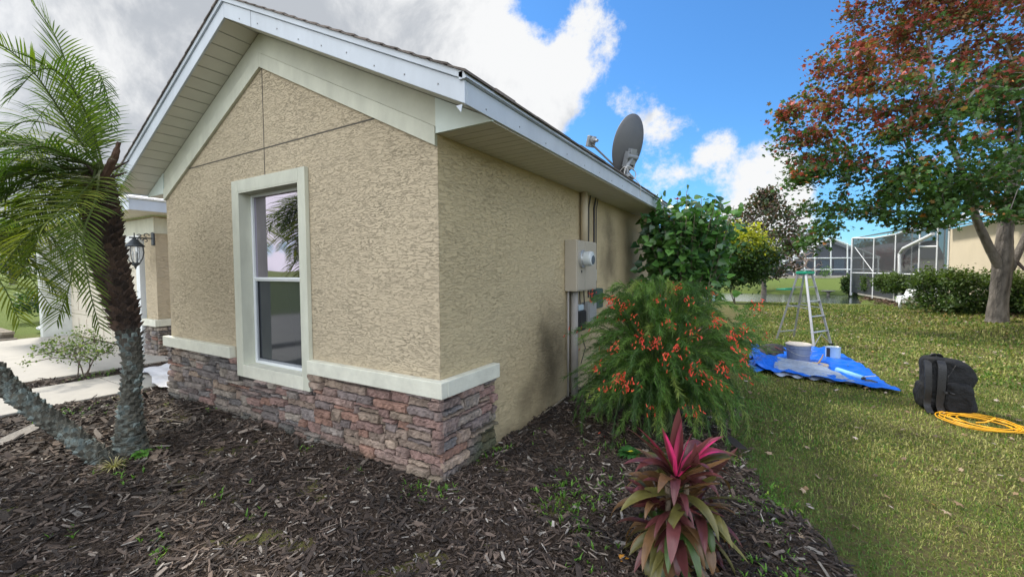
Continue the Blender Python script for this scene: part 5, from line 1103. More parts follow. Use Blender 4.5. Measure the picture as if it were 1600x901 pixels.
for s in (.12, .5, .78):
    a, b = rA+(trl-rA)*s, rB+(trr-rB)*s; mb = MB(); rail(mb, a, b, .012, .008, np.array([0, 0, 1.])); mb.build('rear_brace', M_metal, lad)
mb = MB(); rail(mb, fA+(tfl-fA)*.03, fA+(fB-fA)*.5+(tfl-fA)*.17, .008, .003, wd0); mb.build('foot_brace', M_metal, lad); mb = MB(); rail(mb, fB+(tfr-fB)*.03, fA+(fB-fA)*.5+(tfl-fA)*.17, .008, .003, wd0); mb.build('foot_brace', M_metal, lad); mb = MB()
rail(mb, fA+(tfl-fA)*.5, rA+(trl-rA)*.52, .006, .01, np.array([0, 0, 1.])); mb.build('spreader', M_metal, lad); mb = MB(); rail(mb, fB+(tfr-fB)*.5, rB+(trr-rB)*.52, .006, .01, np.array([0, 0, 1.])); mb.build('spreader', M_metal, lad)
M_green = mat('green_plastic', (.01, .28, .16), rough=.4, var=.06)
Ml = (np.stack([wd0, -fw0, np.array([0, 0, 1.])], 1), tc0)
mb = MB(); prism_poly = [(-.165, -.10), (.165, -.10), (.15, .11), (-.15, .11)]
V = [Ml[0]@np.array((x, y, z))+Ml[1] for z in (-.045, .012) for x, y in prism_poly]; mb.add(V, [(0, 3, 2, 1), (4, 5, 6, 7), (0, 1, 5, 4), (1, 2, 6, 5), (2, 3, 7, 6), (3, 0, 4, 7)]); mb.build('top_cap', M_green, lad, bevel=.01)
sh0 = pD(1235, 449, Dl+.1)
mb = MB(); Msf = (np.stack([wd0, -fw0, np.array([0, 0, 1.])], 1), (trl+trr)/2*(1, 1, 0)+np.array([0, 0, 1.07])-fw0*.12-wd0*.1); box(mb, -.24, .12, 0, .2, 0, .02, M=Msf); box(mb, -.24, .12, 0, .012, .02, .04, M=Msf); mb.build('pail_shelf', M_green, lad, bevel=.004)

# blue tarp, with its silver underside folded over
tarp = empty('tarp', gp(1270, 580), 'crumpled blue plastic tarp with a silver folded edge spread on the grass', 'tarp')
def bump2(x, y, s): return wob(x*1., y*1., s)
quad = [gp(1172, 549), gp(1300, 545), gp(1412, 620), gp(1176, 583)]
def sheet_quad(q, nu, nv, hf, lift):
    V = []; 
    for j in range(nv+1):
        for i in range(nu+1):
            s, t = i/nu, j/nv; p = (q[0]*(1-s)+q[1]*s)*(1-t)+(q[3]*(1-s)+q[2]*s)*t; x, y = p[0], p[1]
            x += .03*math.sin(9*t+3*s)*(s < .001 or s > .999); V.append((x, y, float(H(x, y))+lift+hf(s, t, x, y)))
    return np.array(V), np.array([(j*(nu+1)+i, j*(nu+1)+i+1, (j+1)*(nu+1)+i+1, (j+1)*(nu+1)+i) for j in range(nv) for i in range(nu)])
def hf1(s, t, x, y):
    cr_ = abs(math.sin(x*7+2*math.sin(y*5)))**3*.022+abs(math.sin(y*9+x*4+1))**5*.02+abs(math.sin((x-y)*15))**6*.012
    return .022+cr_*(1.5-.9*s)+.07*math.exp(-((s-.02)/.12)**2)*abs(math.sin(t*14+1))+.03*math.exp(-((t-.97)/.05)**2)
V, F = sheet_quad(quad, 90, 60, hf1, .01)
M_blue = mat('tarp_blue', (.008, .12, .62), rough=.33, var=.12, vscale=3, spec=.6, bump=.5, bscale=18, bdist=.02)
nmesh('blue_side', V, F, M_blue, tarp, smooth=True)
M_silver = mat('tarp_silver', (.36, .42, .52), rough=.3, var=.2, vscale=6, metal=.25, bump=.8, bscale=16, bdist=.02)
q2 = [gp(1213, 566), gp(1268, 575), gp(1350, 607), gp(1206, 590)]
def hf2(s, t, x, y): return .06+abs(math.sin(x*16+3*math.sin(y*9)))**2*.035*(1-s*.5)-.04*t+.035*math.sin(t*math.pi)-.03*(s > .98)
V, F = sheet_quad(q2, 60, 24, hf2, .012); nmesh('silver_fold', V, F, M_silver, tarp, smooth=True)
q3 = [gp(1168, 571), gp(1213, 562), gp(1222, 585), gp(1176, 587)]
V, F = sheet_quad(q3, 30, 24, lambda s, t, x, y: .05+.09*math.sin(math.pi*s)*math.sin(math.pi*t)+abs(math.sin(x*23+y*9))**2*.04*math.sin(math.pi*min(1, t*1.2))+abs(math.sin(y*31-x*12))**2*.03, .0); nmesh('crumpled_corner', V, F, M_blue, tarp, smooth=True)
q4 = [gp(1180, 549), gp(1232, 545), gp(1224, 561), gp(1172, 558)]
bc = empty('black_bag', gp(1200, 556), 'rumpled black cloth bag lying on the far corner of the blue tarp', 'bag')
V, F = sheet_quad(q4, 40, 24, lambda s, t, x, y: .045+.09*math.sin(math.pi*s)**.6*math.sin(math.pi*t)**.6+abs(math.sin(x*21+y*13))**2*.04*math.sin(math.pi*s), .0); nmesh('cloth', V, F, mat('black_cloth', (.012, .012, .013), rough=.7, bump=.6, bscale=30, bdist=.01), bc, smooth=True)
mb = MB(); p_ = [gp(u, v, .05)+(0, 0, .1) for u, v in ((1190, 553), (1205, 549), (1222, 556))]; tube(mb, catmull(p_, 5), .008, 6, (1, 1, 1)); mb.build('strap', mat('red_strap', (.10, .015, .02)), bc)
# five-gallon bucket
bk_ = gp(1247, 568)+(0, 0, .03); Db = float((bk_-CAM)@FW); s_ = Db/F_PX
buck = empty('paint_bucket', bk_, 'large grey-blue plastic paint bucket with a white rim on the tarp', 'bucket')
rb = 34/2*s_; hb = 29*s_
M_buck = mat('bucket_plastic', (.16, .20, .30), rough=.35, var=.1)
mb = MB(); lathe(mb, bk_, [(rb*.84, 0), (rb*.86, .01), (rb*.95, hb*.76), (rb*1.0, hb*.78), (rb*1.0, hb*.81), (rb*.96, hb*.82), (rb*.97, hb*.95), (rb*.93, hb*.95), (rb*.9, hb*.5)], 32, cap=False); mb.build('body', M_buck, buck, smooth=False)
mb = MB(); lathe(mb, bk_+(0, 0, hb*.93), [(rb*1.03, 0), (rb*1.04, .018), (rb*.98, .024), (rb*.93, .012), (rb*.2, .01)], 32); mb.build('lid', mat('bucket_lid', (.52, .47, .40), rough=.5, var=.15), buck)
mb = MB(); tube(mb, [bk_+RT*rb*math.cos(a)*1.02-FW*(1, 1, 0)*rb*1.0*abs(math.sin(a))+(0, 0, hb*.72-hb*.30*math.sin(a)) for a in np.linspace(0, math.pi, 16)], .004, 5); mb.build('handle', M_metal, buck)
# paint can
cn = gp(1301, 562)+(0, 0, .03); can = empty('paint_can', cn, 'small pale blue metal paint can with a black stripe on the tarp', 'paint can')
rc = 10.5*s_; hc = 19*s_
mb = MB(); lathe(mb, cn, [(rc, 0), (rc, .004), (rc*.97, .008), (rc*.97, hc*.93), (rc*1.02, hc*.94), (rc*1.02, hc*.97)], 26, cap=False); mb.build('body', mat('can_label', (.30, .45, .62), rough=.35, var=.08), can)
mb = MB(); lathe(mb, cn+(0, 0, hc*.955), [(rc*1.0, 0), (rc*.95, .004), (rc*.9, -.003), (rc*.1, -.003)], 26); mb.build('lid', mat('can_lid', (.55, .56, .55), rough=.25, metal=.6), can)
mb = MB(); V = []; dvv = nrm((CAM-cn)*(1, 1, 0)); rgt = np.cross([0, 0, 1.], dvv)
for a in np.linspace(.35, .95, 6):
    for z in (hc*.1, hc*.9): V.append(cn+(dvv*math.cos(a)-rgt*math.sin(a))*(rc*.985)*(1, 1, 0)+(0, 0, z))
mb.add(V, [(2*i, 2*i+2, 2*i+3, 2*i+1) for i in range(5)]); mb.build('stripe', M_dark, can)
# tray lid with a brush, roller sleeve, brush
pt = gp(1278, 577)+(0, 0, .06); ptl = empty('bucket_lid_tray', pt, 'round paint-stained lid lying on the tarp with a brush across it', 'lid')
mb = MB(); lathe(mb, pt, [(13*s_, 0), (13*s_, .025), (12*s_, .028), (11.5*s_, .014), (.01, .012)], 28); mb.build('disc', mat('tray_paint', (.35, .31, .25), rough=.6, var=.3, vscale=14), ptl)
mb = MB(); tube(mb, [pt+(0, 0, .03), pt+RT*.05+(0, 0, .11), pt+RT*.075+(0, 0, .17)], [.012, .009, .007], 7); mb.build('brush_handle', mat('wood_handle', (.35, .22, .12)), ptl)
ra_, rb_ = gp(1308, 585)+(0, 0, .07), gp(1348, 598)+(0, 0, .06)
rol = empty('roller_sleeve', ra_, 'light blue cylindrical paint roller sleeve on the tarp', 'paint roller')
mb = MB(); tube(mb, [ra_, ra_*.5+rb_*.5, rb_], .036, 16); mb.build('sleeve', mat('roller_nap', (.22, .48, .72), rough=.85, var=.06), rol, smooth=True)
mb = MB(); dr_ = nrm(rb_-ra_); tube(mb, [rb_-dr_*.01, rb_+dr_*.02], .025, 12); mb.build('core', M_dark, rol)
br0 = rb_+dr_*.06; brs = empty('paint_brush', br0, 'black brush lying at the end of the blue roller sleeve', 'brush')
mb = MB(); tube(mb, [br0-(0, 0, .02), br0+dr_*.08+(0, 0, .0), br0+dr_*.13+RT*.03], [.028, .022, .01], 9, noise=.15); mb.build('bristles', M_dark, brs); mb = MB(); tube(mb, [br0-RT*.03+(0, 0, .04), br0+RT*.12+(0, 0, .05)], .008, 6); mb.build('handle', mat('grey_handle', (.4, .45, .5)), brs)

# backpack
bpA, bpB = gp(1432, 636), gp(1512, 645); bpc = (bpA+bpB)/2; dbp = float((bpc-CAM)@FW); bx = nrm((bpB-bpA)*(1, 1, 0)); by = np.cross([0, 0, 1.], bx)
bp_ = empty('backpack', bpc, 'bulky black backpack standing upright on the grass next to the yellow cord', 'backpack')
M_nylon = mat('black_nylon', (.006, .0065, .008), rough=.8, var=.35, vscale=7, bump=.8, bscale=9, bdist=.05, spec=.4)
w2 = np.linalg.norm(bpB-bpA)/2*.96; hb_ = .56
def blobbox(cx, cy, cz, sx, sy, sz, e1=.42, n1=30, n2=22, fn=None):
    V = []
    def cpw(a, e): c = math.cos(a); return math.copysign(abs(c)**e, c)
    def spw(a, e): c = math.sin(a); return math.copysign(abs(c)**e, c)
    for i in range(n2+1):
        ph = -math.pi/2+math.pi*i/n2
        for j in range(n1):
            th_ = 2*math.pi*j/n1; x = sx*cpw(ph, e1)*cpw(th_, e1); y = sy*cpw(ph, e1)*spw(th_, e1); z = sz*spw(ph, e1)
            if fn: x, y, z = fn(x, y, z)
            V.append(bpc+bx*(cx+x)+by*(cy+y)+np.array([0, 0, cz+z]))
    F = [(i*n1+j, i*n1+(j+1) % n1, (i+1)*n1+(j+1) % n1, (i+1)*n1+j) for i in range(n2) for j in range(n1)]
    return V, F
def sag(x, y, z):
    t = (z+hb_/2)/hb_; k = 1.08-.17*t*t; x = x*k+.012*math.sin(z*21+y*9)+.01*math.sin(x*30+z*11); y = y*(1.1-.3*t)+.014*math.sin(z*17+x*14)+.008*math.sin(z*41+x*5); x -= .05*t*t*0; z += .03*math.sin(x*5)*(t > .7)*-1
    return x, y, z-.0
mb = MB(); mb.add(*blobbox(0.02, .0, hb_/2, w2, .17, hb_/2, .38, 44, 30, sag)); mb.build('body', M_nylon, bp_, smooth=True)
mb = MB(); mb.add(*blobbox(w2*.3, -.165, hb_*.33, w2*.55, .06, hb_*.27, .4, 34, 20, lambda x, y, z: (x+.008*math.sin(z*25), y*(1+.2*math.sin(x*20+z*16)), z))); mb.build('front_pocket', M_nylon, bp_, smooth=True)
mb = MB(); mb.add(*blobbox(-w2*.78, -.0, hb_*.28, .05, .13, hb_*.24, .5, 24, 16)); mb.build('side_pocket', M_nylon, bp_, smooth=True)
def strap_(pts, wdt, th=.007):
    m2 = MB(); C_ = catmull([bpc+bx*a+by*b+np.array([0, 0, c]) for a, b, c in pts], 6); V = []
    for i, p in enumerate(C_):
        d = nrm(C_[min(i+1, len(C_)-1)]-C_[max(i-1, 0)]); s = nrm(bx-d*(bx@d)); nn_ = np.cross(d, s)
        for a, b in ((-1, -1), (1, -1), (1, 1), (-1, 1)): V.append(p+s*wdt*a+nn_*th*b)
    F = [(i*4+j, i*4+(j+1) % 4, (i+1)*4+(j+1) % 4, (i+1)*4+j) for i in range(len(C_)-1) for j in range(4)]+[(0, 1, 2, 3), (len(V)-4, len(V)-3, len(V)-2, len(V)-1)]
    m2.add(V, F); return m2
M_strap = mat('strap_webbing', (.009, .0095, .011), rough=.5, var=.2, bump=.4, bscale=80)
strap_([(-w2*.32, -.12, hb_*.97), (-w2*.36, -.185, hb_*.85), (-w2*.40, -.20, hb_*.5), (-w2*.42, -.19, hb_*.2), (-w2*.3, -.2, .03), (-w2*.0, -.25, .015)], .032).build('shoulder_strap', M_strap, bp_)
strap_([(-w2*.78, -.08, hb_*.95), (-w2*.86, -.15, hb_*.8), (-w2*.86, -.17, hb_*.45), (-w2*.88, -.16, hb_*.15), (-w2*.85, -.24, .015)], .028).build('shoulder_strap', M_strap, bp_)
strap_([(-w2*.6, .0, hb_*.97), (-w2*.5, -.02, hb_*1.045), (-w2*.2, -.02, hb_*1.05), (-w2*.05, .0, hb_*.98)], .014, .008).build('handle', M_strap, bp_)
strap_([(-w2*.3, -.215, hb_*.42), (-w2*.1, -.215, hb_*.43), (w2*.1, -.22, hb_*.42)], .012, .005).build('buckle_strap', M_strap, bp_)
mb = MB(); tube(mb, [bpc+bx*a+by*b+np.array([0, 0, c]) for a, b, c in ((-w2*.1, -.17, hb_*.2), (-w2*.12, -.18, hb_*.7), (w2*.2, -.165, hb_*.92), (w2*.7, -.14, hb_*.84), (w2*.85, -.15, hb_*.5))], .004, 5); mb.build('zipper', M_strap, bp_)

# yellow cord coil
cc0 = gp(1532, 666); cord = MB(); rgc = random.Random(2); P = []; ax_ = nrm((gp(1600, 680)-gp(1466, 655))*(1, 1, 0)); ay_ = np.cross([0, 0, 1.], ax_)
La = np.linalg.norm(gp(1598, 672)-gp(1464, 656))/2
for k in range(7*26):
    t = k/26*2*math.pi; lp = k//26; P.append(cc0+ax_*La*(.82+.17*math.sin(lp*2.1))*math.cos(t+.03*lp)+ay_*La*(.72+.26*math.sin(lp*1.7+1))*math.sin(t)+ax_*.05*math.sin(lp*3)+np.array([0, 0, 0])+np.array([rgc.gauss(0, .003), rgc.gauss(0, .003), 0]))
P = np.array(P); P[:, 2] = H(P[:, 0], P[:, 1])+.035+.012*(np.arange(len(P))/len(P))+.008*np.sin(np.arange(len(P))*.31)
tail = [P[-1]] + [cc0+ax_*La*a+ay_*La*b+(0, 0, .04) for a, b in ((1.0, -.2), (1.4, -.1), (2.0, .2))]
cm = MB(); tube(cm, P, .0052, 7); tube(cm, catmull([np.array(q) for q in tail], 8), .0075, 7); tube(cm, catmull([cc0+ax_*La*a+ay_*La*b+(0, 0, c) for a, b, c in ((.25, .1, .09), (.3, -.02, .10), (.12, -.1, .06), (-.1, -.14, .04))], 6), .0075, 7)
tag(cm.build('extension_cord', mat('cord_yellow', (.72, .36, .01), rough=.45, var=.06), smooth=True), 'coil of yellow extension cord lying on the grass beside the backpack', 'cord')

# bird bath, stake
bb = gp(1294, 464); Dq = float((bb-CAM)@FW)/F_PX; bbe = empty('bird_bath', bb, 'low concrete bird bath on the grass by the pond edge', 'bird bath')
mb = MB(); lathe(mb, bb-(0, 0, .03), [(4.2*Dq, 0), (4*Dq, 2*Dq), (2.2*Dq, 3*Dq), (2.0*Dq, 7*Dq), (3.2*Dq, 8.4*Dq)], 20); mb.build('pedestal', M_conc, bbe, smooth=True)
mb = MB(); lathe(mb, bb-(0, 0, .03), [(3*Dq, 8.4*Dq), (8.4*Dq, 9.6*Dq), (9*Dq, 10.8*Dq), (8.2*Dq, 11*Dq), (5*Dq, 9.8*Dq)], 24); mb.build('basin', M_conc, bbe, smooth=True)
sk_ = gp(1327, 463); mb = MB(); tube(mb, [sk_, sk_+(0, 0, .5)], .05, 8); tag(mb.build('marker_post', M_dark), 'short black post standing left of the small round clipped shrub', 'post')

# neighbouring house on the right, with its screen cage
NX = 8.1; nh = empty('neighbour_house', (NX, 15, .1), 'beige neighbouring house wall with white fascia behind the maple and hedge', 'house')
M_nwall = mat('neighbour_stucco', (.56, .49, .37), rough=.9, var=.06, vscale=2, bump=.4, bscale=60, bdist=.01)
mb = MB(); box(mb, NX, NX+9, 8, 21.1, -.1, 3.02); mb.build('wall', M_nwall, nh)
mb = MB(); box(mb, NX-.5, NX-.47, 7.5, 15.2, 2.98, 3.2); mb.build('fascia', M_fascia, nh); mb = MB(); box(mb, NX-.47, NX-.002, 7.5, 15.2, 2.99, 3.01); mb.build('soffit', M_fascia, nh)
mb = MB(); mb.add([(NX-.55, 7.4, 3.2), (NX-.55, 20.7, 3.2), (NX+4, 20.7, 5.2), (NX+4, 7.4, 5.2), (NX+9.5, 7.4, 3.2), (NX+9.5, 20.7, 3.2)], [(0, 1, 2, 3), (3, 2, 5, 4)]); mb.build('roof', M_shing, nh, solid=.06)
q_ = NX-.001; a_, b__ = pY, None
mb = MB(); wx_ = 11.2; box(mb, NX-.02, NX-.002, 13.0, 13.5, 1.15, 2.0); mb.build('vent_panel', mat('vent_brown', (.16, .12, .10)), nh)
gut = MB(); gA = np.array([NX-.2, 20.9, 0]); 
def cg(u, v, s): # point on the cage's long face, s along from house corner to pond corner
    A_ = np.array([NX, 20.65, 0.]); B_ = np.array([6.98, 33.3, 0.]); d = ray(u, v); n2 = np.cross(B_-A_, [0, 0, 1.]); t = ((A_-CAM)@n2)/(d@n2); return CAM+d*t
cage = empty('pool_screen_cage', (7.2, 24, -.1), 'white framed pool screen cage attached to the neighbouring house', 'screen cage')
M_white = mat('white_aluminium', (.72, .74, .76), rough=.4, var=.04)
def post(mb, a, b, w_): tube(mb, [a, b], w_*.7, 4)
mb = MB(); fr = MB()
zt, zb = 3.35, -.12
cols_ = [(1332, 372), (1366, 372), (1400, 366), (1438, 352), (1466, 348), (1484, 345)]
bases = []
for i, (u, v) in enumerate(cols_):
    t = cg(u, v, 0); b0 = t.copy(); b0[2] = -.3; bases.append((b0, t)); mb = MB(); post(mb, b0, t, .09 if i in (0,) else .05); mb.build('post', M_white, cage)
for i in range(len(bases)-1):
    (a0, a1), (b0, b1) = bases[i], bases[i+1]; zz = lambda p, z: np.array([p[0], p[1], z])
    r1 = MB(); post(r1, zz(a0, 1.22), zz(b0, 1.22), .05) if i < 3 else None
    if i < 3: r1.build('rail', M_white, cage); r1 = MB()
    if i == 3: post(r1, zz(a0, cg(1440, 385, 0)[2]), zz(b0, cg(1466, 385, 0)[2]), .06)
    if r1.V: r1.build('rail', M_white, cage)
    r1 = MB(); post(r1, a1, b1, .06); r1.build('rail', M_white, cage)
    sc_ = MB(); sc_.add([zz(a0, -.1), zz(b0, -.1), b1, a1], [(0, 1, 2, 3)]); sc_.build('screen_panel', M_screen, cage)
r1 = MB(); post(r1, bases[0][0]+(bases[1][0]-bases[0][0])*.15+(0, 0, 3.2), np.array([bases[1][0][0], bases[1][0][1], 1.3]), .03); r1.build('diagonal_brace', M_white, cage)
# roof beams and the far side of the cage
dback = np.array([3.2, .9, 0.]); mb = MB()
for (b0, t) in bases[:4]: post(mb, t, t+dback+(0, 0, .5), .05); post(mb, t+dback+(0, 0, .5), b0+dback, .05)
post(mb, bases[0][1]+dback+(0, 0, .5), bases[3][1]+dback+(0, 0, .5), .05); mb.build('roof_beams', M_white, cage)
sc_ = MB(); sc_.add([bases[0][1], bases[3][1], bases[3][1]+dback+(0, 0, .5), bases[0][1]+dback+(0, 0, .5)], [(0, 1, 2, 3)]); sc_.build('roof_screen', M_screen, cage)
ds = MB(); tube(ds, [cg(1412, 462, 0)-(.15, 0, 0), cg(1412, 396, 0)-(.15, 0, 0), cg(1418, 388, 0)-(.15, 0, 0), cg(1466, 365, 0)-(.15, 0, 0)], .07, 8); tag(ds.build('rain_gutter_pipe', M_white), 'thick white gutter pipe bending down along the screen cage', 'gutter pipe')
dk = MB(); pA_, pB_, pC_, pD_ = cg(1340, 461, 0), cg(1400, 466, 0), cg(1400, 466, 0)+dback, cg(1340, 461, 0)+dback
dk.add([(p[0], p[1], -.12) for p in (pA_, pB_, pC_, pD_)], [(0, 1, 2, 3)]); dk.build('deck', M_conc, cage, solid=.1)
# pool pump and white pipes under the shrubs
pm = gp(1443, 480); Dpp = float((pm-CAM)@FW)/F_PX; pe_ = empty('pool_pump', pm, 'white pool pump housing and pipes under the hedge left of the widest shrub', 'pool pump')
mb = MB(); Mp = (np.stack([RT*(1, 1, 0), FW*(1, 1, 0)/np.linalg.norm(FW[:2]), np.array([0, 0, 1.])], 1), pm)
poly = [(-.35, .12), (.45, .12), (.45, .45), (.3, .62), (.05, .62), (-.05, .4), (-.35, .36)]
V = [Mp[0]@np.array((x, y, z))+Mp[1] for y in (.3, .75) for x, z in poly]; n7 = len(poly); mb.add(V, [tuple(range(n7)), tuple(range(2*n7-1, n7-1, -1))]+[(i, i+n7, (i+1) % n7+n7, (i+1) % n7) for i in range(n7)]); mb.build('housing', M_white, pe_, bevel=.03)
mb = MB()
for x_, z_ in ((.22, .32), (.62, .45), (-.75, .3)): tube(mb, [Mp[0]@np.array(q)+Mp[1] for q in ((x_, .1, -.05), (x_, .1, z_))], .055, 10)
tube(mb, [Mp[0]@np.array(q)+Mp[1] for q in ((.22, .1, .3), (.62, .1, .3))], .05, 10); tube(mb, [Mp[0]@np.array(q)+Mp[1] for q in ((-.75, .1, .28), (-.2, .3, .28))], .04, 10); mb.build('pipes', M_white, pe_, smooth=True)
# mulch under the hedge
mz = []; mx_ = []
rgm = np.random.default_rng(8); n_ = 5200; tt = rgm.random(n_); A1, B1 = gp(1350, 465), gp(1600, 497); pos = A1+(B1-A1)*tt[:, None]+(B1-A1)*0+np.stack([rgm.normal(.35, .4, n_), rgm.normal(.25, .35, n_), 0*tt], 1); pos[:, 2] = H(pos[:, 0], pos[:, 1])+.01
X, Y, Z = rand_frames(n_, (0, 0, 1), .3, rgm); V, F, C = scatter(LEAF_OVAL[0], LEAF_OVAL[1], pos, X, Y, Z, rgm.uniform(.05, .16, n_), np.array([(.10, .06, .04)])*rgm.uniform(.5, 1.8, (n_, 1))); tag(nmesh('hedge_mulch', V, F, M_chip, local=True, col=C), 'brown mulch strip under the hedge', 'mulch', kind='stuff')

# far side of the pond
def far_pt(u, v, D): return pD(u, v, D)
fh = empty('lakeside_house', (6, 52, .6), 'dark lanai house with a low pale wall and white screen cage across the pond', 'house')
M_fwall = mat('lanai_wall', (.11, .115, .14), rough=.8, var=.2); M_fpale = mat('pale_knee_wall', (.46, .42, .36), rough=.85, var=.05)
def fq(mb, pts, D, th, c=(1, 1, 1)):
    n_ = len(pts); V = [far_pt(u, v, D) for u, v in pts]+[far_pt(u, v, D)+FW*(1, 1, 0)*th for u, v in pts]; mb.add(V, [tuple(range(n_)), tuple(range(2*n_-1, n_-1, -1))]+[(i, (i+1) % n_, (i+1) % n_+n_, i+n_) for i in range(n_)], c)
mb = MB(); fq(mb, [(1205, 445), (1420, 445), (1420, 430.5), (1205, 430.5)], 45.4, .3); mb.build('knee_wall', M_fpale, fh)
mb = MB(); fq(mb, [(1220, 431), (1345, 431), (1345, 396), (1300, 377), (1246, 405), (1220, 409)], 50, 4); mb.build('wall', M_fwall, fh)
mb = MB()
for (a, b, c_, d) in ((1282, 1296, 406, 424), (1303, 1319, 405, 426), (1327, 1333, 406, 424), (1256, 1268, 411, 424)): fq(mb, [(a, d), (b, d), (b, c_), (a, c_)], 49.9, .05)
mb.build('windows', M_glass_far, fh)
rfm = MB(); fq(rfm, [(1235, 411), (1300, 379), (1352, 399), (1352, 395), (1300, 374.5), (1235, 407)], 49.5, 4.5); rfm.build('roof', mat('far_roof', (.22, .23, .25), rough=.8), fh)
mb = MB()
for u, vt in ((1225, 410), (1240, 403), (1257, 385), (1273, 378), (1298, 371), (1324, 380), (1349, 394), (1372, 400)): post(mb, far_pt(u, 431, 45.6), far_pt(u, vt, 45.6), .09)
for v in (403, 421): post(mb, far_pt(1222, v+.5, 45.6), far_pt(1375, v-.5, 45.6), .08)
post(mb, far_pt(1298, 371.5, 45.6), far_pt(1375, 402, 45.6), .1); post(mb, far_pt(1298, 371.5, 45.6), far_pt(1222, 410, 45.6), .1); post(mb, far_pt(1302, 375, 46.5), far_pt(1375, 405, 46.5), .07); mb.build('cage_frame', M_white, fh)
sc_ = MB(); sc_.add([far_pt(u, v, 45.7) for u, v in ((1225, 431), (1372, 431), (1372, 402), (1298, 372), (1225, 410))], [(0, 1, 2, 3, 4)]); sc_.build('screen_panel', screen_mat('far_screen', (.04, .045, .06), .6), fh)
fh2 = empty('distant_house', far_pt(1425, 432, 60)*(1, 1, 0)+(0, 0, .9), 'pale distant house with a small window seen through the screen cage', 'house')
mb = MB(); fq(mb, [(1392, 436), (1475, 436), (1475, 404), (1392, 404)], 60, 6); mb.build('wall', M_fpale, fh2); mb = MB(); fq(mb, [(1388, 404), (1478, 404), (1462, 375), (1405, 385)], 59.6, 8); mb.build('roof', mat('far_roof_dark', (.12, .12, .13), rough=.85), fh2)
mb = MB(); fq(mb, [(1428, 430), (1434, 430), (1434, 412), (1428, 412)], 59.9, .05); w_ = mb.build('window', M_white, fh2); mb = MB(); fq(mb, [(1429, 429), (1433, 429), (1433, 413), (1429, 413)], 59.8, .04); mb.build('pane', M_glass_far, w_)
mb = MB()
for k in range(26): fq(mb, [(1352+k*2.6, 436), (1353.3+k*2.6, 436), (1353.3+k*2.6, 425), (1352+k*2.6, 425)], 47, .05)
fq(mb, [(1350, 426), (1420, 426), (1420, 424.6), (1350, 424.6)], 46.9, .08); tag(mb.build('picket_fence', M_white), 'low white picket fence across the pond seen through the screen', 'fence')
gb = pD(1245, 437, 43); small_tree('bare_shrub', gb, 'leafless pinkish-brown shrub at the water across the pond', 4.0, 2.3, 150, .12, [(.20, .13, .12)], .05, 3, tm=LEAF_SLIM, seed=61, crown_from=.06, barkc=(.30, .22, .20))['category'] = 'shrub'
gb = pD(1290, 440, 44.6); shrub('sapling', gb, 'thin leafy sapling in front of the pale wall across the pond', .7, .5, 1.7, 22, 12, [(.12, .22, .05)], .12, seed=62, stems=2, clump=.1)
gb = pD(1382, 430, 52); shrub('red_leaved_shrub', gb, 'dark red shrub across the pond seen through the screen', 2.6, 1.5, 2.8, 60, 40, [(.16, .03, .04), (.10, .03, .03)], .22, seed=63, clump=.3)
def fartree(u, vb, D, h, sp, lab, seed, cols=G_DARK): return small_tree('far_tree', pD(u, vb, D)*(1, 1, 0)+(0, 0, .4), lab, h, sp, 90, .25, cols, .38, 26, seed=seed, crown_from=.15, group='trees on the far side of the pond', clump=.55)
fartree(1400, 425, 68, 6.2, 4.2, 'far dark tree behind the distant pale house', 71); fartree(1355, 425, 70, 5.2, 3.6, 'far tree above the low white picket fence', 72); fartree(1195, 425, 80, 4.5, 4.0, 'far low tree behind the slender tree', 73); fartree(20, 425, 42, 6.0, 4.0, 'far tree beyond the garage, left of the palms', 75); fartree(-60, 425, 50, 7.0, 5.0, 'taller far tree at the left edge', 76); fartree(1228, 425, 74, 4.6, 3.0, 'far low tree left of the dark lanai house', 74)
# left background: a house and lawn beyond the garage
lh = empty('left_neighbour_house', (-24, 6, 0), 'grey roofed house with white fascia beyond the garage on the left', 'house')
mb = MB(); box(mb, -32, -19.5, 5, 14, -.1, 2.9); mb.build('wall', M_nwall, lh); mb = MB(); box(mb, -32.6, -18.9, 4.4, 4.43, 2.9, 3.15); box(mb, -18.93, -18.9, 4.43, 14.6, 2.9, 3.15); mb.build('fascia', M_fascia, lh)
mb = MB(); mb.add([(-32.6, 4.3, 3.15), (-18.8, 4.3, 3.15), (-18.8, 14.7, 3.15), (-32.6, 14.7, 3.15), (-24, 9.5, 5.4), (-27, 9.5, 5.4)], [(0, 1, 4, 5), (1, 2, 4), (2, 3, 5, 4), (3, 0, 5)]); mb.build('roof', mat('grey_shingle', (.16, .17, .165), rough=.9, var=.2, vscale=20), lh)
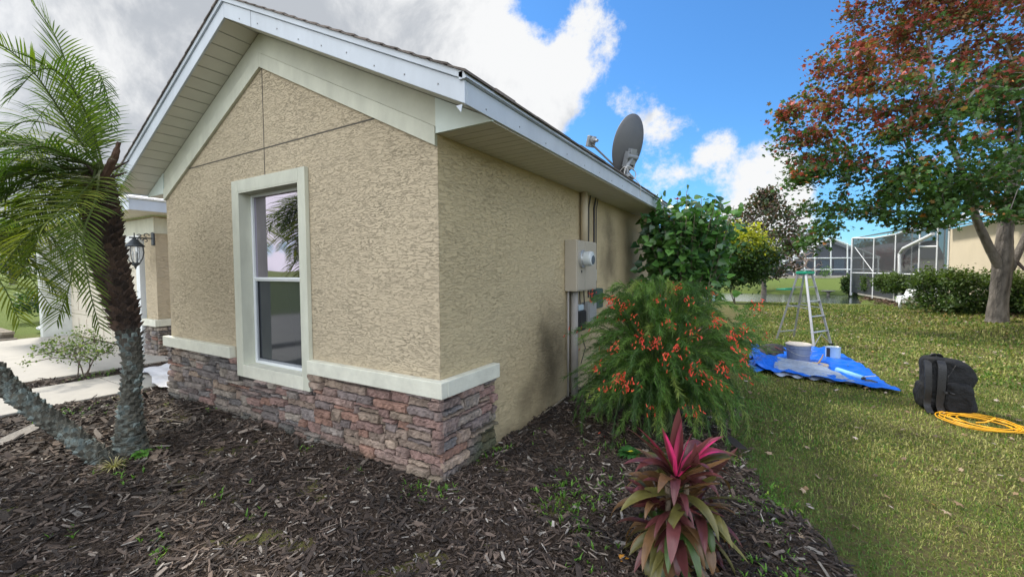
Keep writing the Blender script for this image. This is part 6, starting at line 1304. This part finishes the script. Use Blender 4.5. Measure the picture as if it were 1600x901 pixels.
# landscape edging and ring left of the drive
eg = MB(); rge = random.Random(6)
for r_ in range(3):
    x_ = -21.
    while x_ < -12.5:
        w_ = rge.uniform(.28, .45); box(eg, x_, x_+w_-.012, -.15+r_*.03, .1, .0+.07*r_, .066+.07*r_, np.array((.20, .17, .13))*rge.uniform(.6, 1.3)); x_ += w_
tag(eg.build('stone_edging', M_stone, bevel=.008), 'low dry-stacked stone edging left of the driveway', 'edging')
rgn = MB(); c_ = np.array([-13.6, 1.0, .12]); tube(rgn, [c_+np.array([.3*math.cos(a), .3*math.sin(a), 0]) for a in np.linspace(0, 2*math.pi, 25)], .045, 8, cap=False); tag(rgn.build('white_ring', M_white, smooth=True), 'white plastic ring lying on the grass behind the stone edging', 'ring')
# white drop cloth
dc = empty('drop_cloth', (-5.6, .7, .05), 'white cloth with grey stripes dropped on the walkway by the stone corner', 'cloth')
V = []; nu, nv = 26, 26
for j in range(nv+1):
    for i in range(nu+1):
        s, t = i/nu, j/nv; x = -6.25+1.75*s+.12*math.sin(t*7); y = .05+1.4*t+.1*math.sin(s*6); x += .3*(1-t); V.append((x, y, .052+.03*abs(math.sin(x*9+y*5))+.02*abs(math.sin(y*14))))
nmesh('fabric', np.array(V), np.array([(j*(nu+1)+i, j*(nu+1)+i+1, (j+1)*(nu+1)+i+1, (j+1)*(nu+1)+i) for j in range(nv) for i in range(nu)]), mat('white_cloth', (.68, .69, .72), rough=.8, var=.12, vscale=5, stretch=(1, 6, 1)), dc, smooth=True)
# house across the street, mirrored in the window
oh = empty('street_house', (-12, -32, 0), 'pale house with dark hipped roof across the street, mirrored in the window glass', 'house')
mb = MB(); box(mb, -22, -4, -40, -30, 0, 2.9); mb.build('wall', mat('street_house_wall', (.5, .45, .38), rough=.9), oh); mb = MB(); mb.add([(-22.8, -40.8, 2.9), (-3.2, -40.8, 2.9), (-3.2, -29.2, 2.9), (-22.8, -29.2, 2.9), (-17, -35, 5.6), (-9, -35, 5.6)], [(0, 1, 5, 4), (1, 2, 5), (2, 3, 4, 5), (3, 0, 4)]); mb.build('roof', mat('street_roof', (.08, .08, .085), rough=.9), oh)
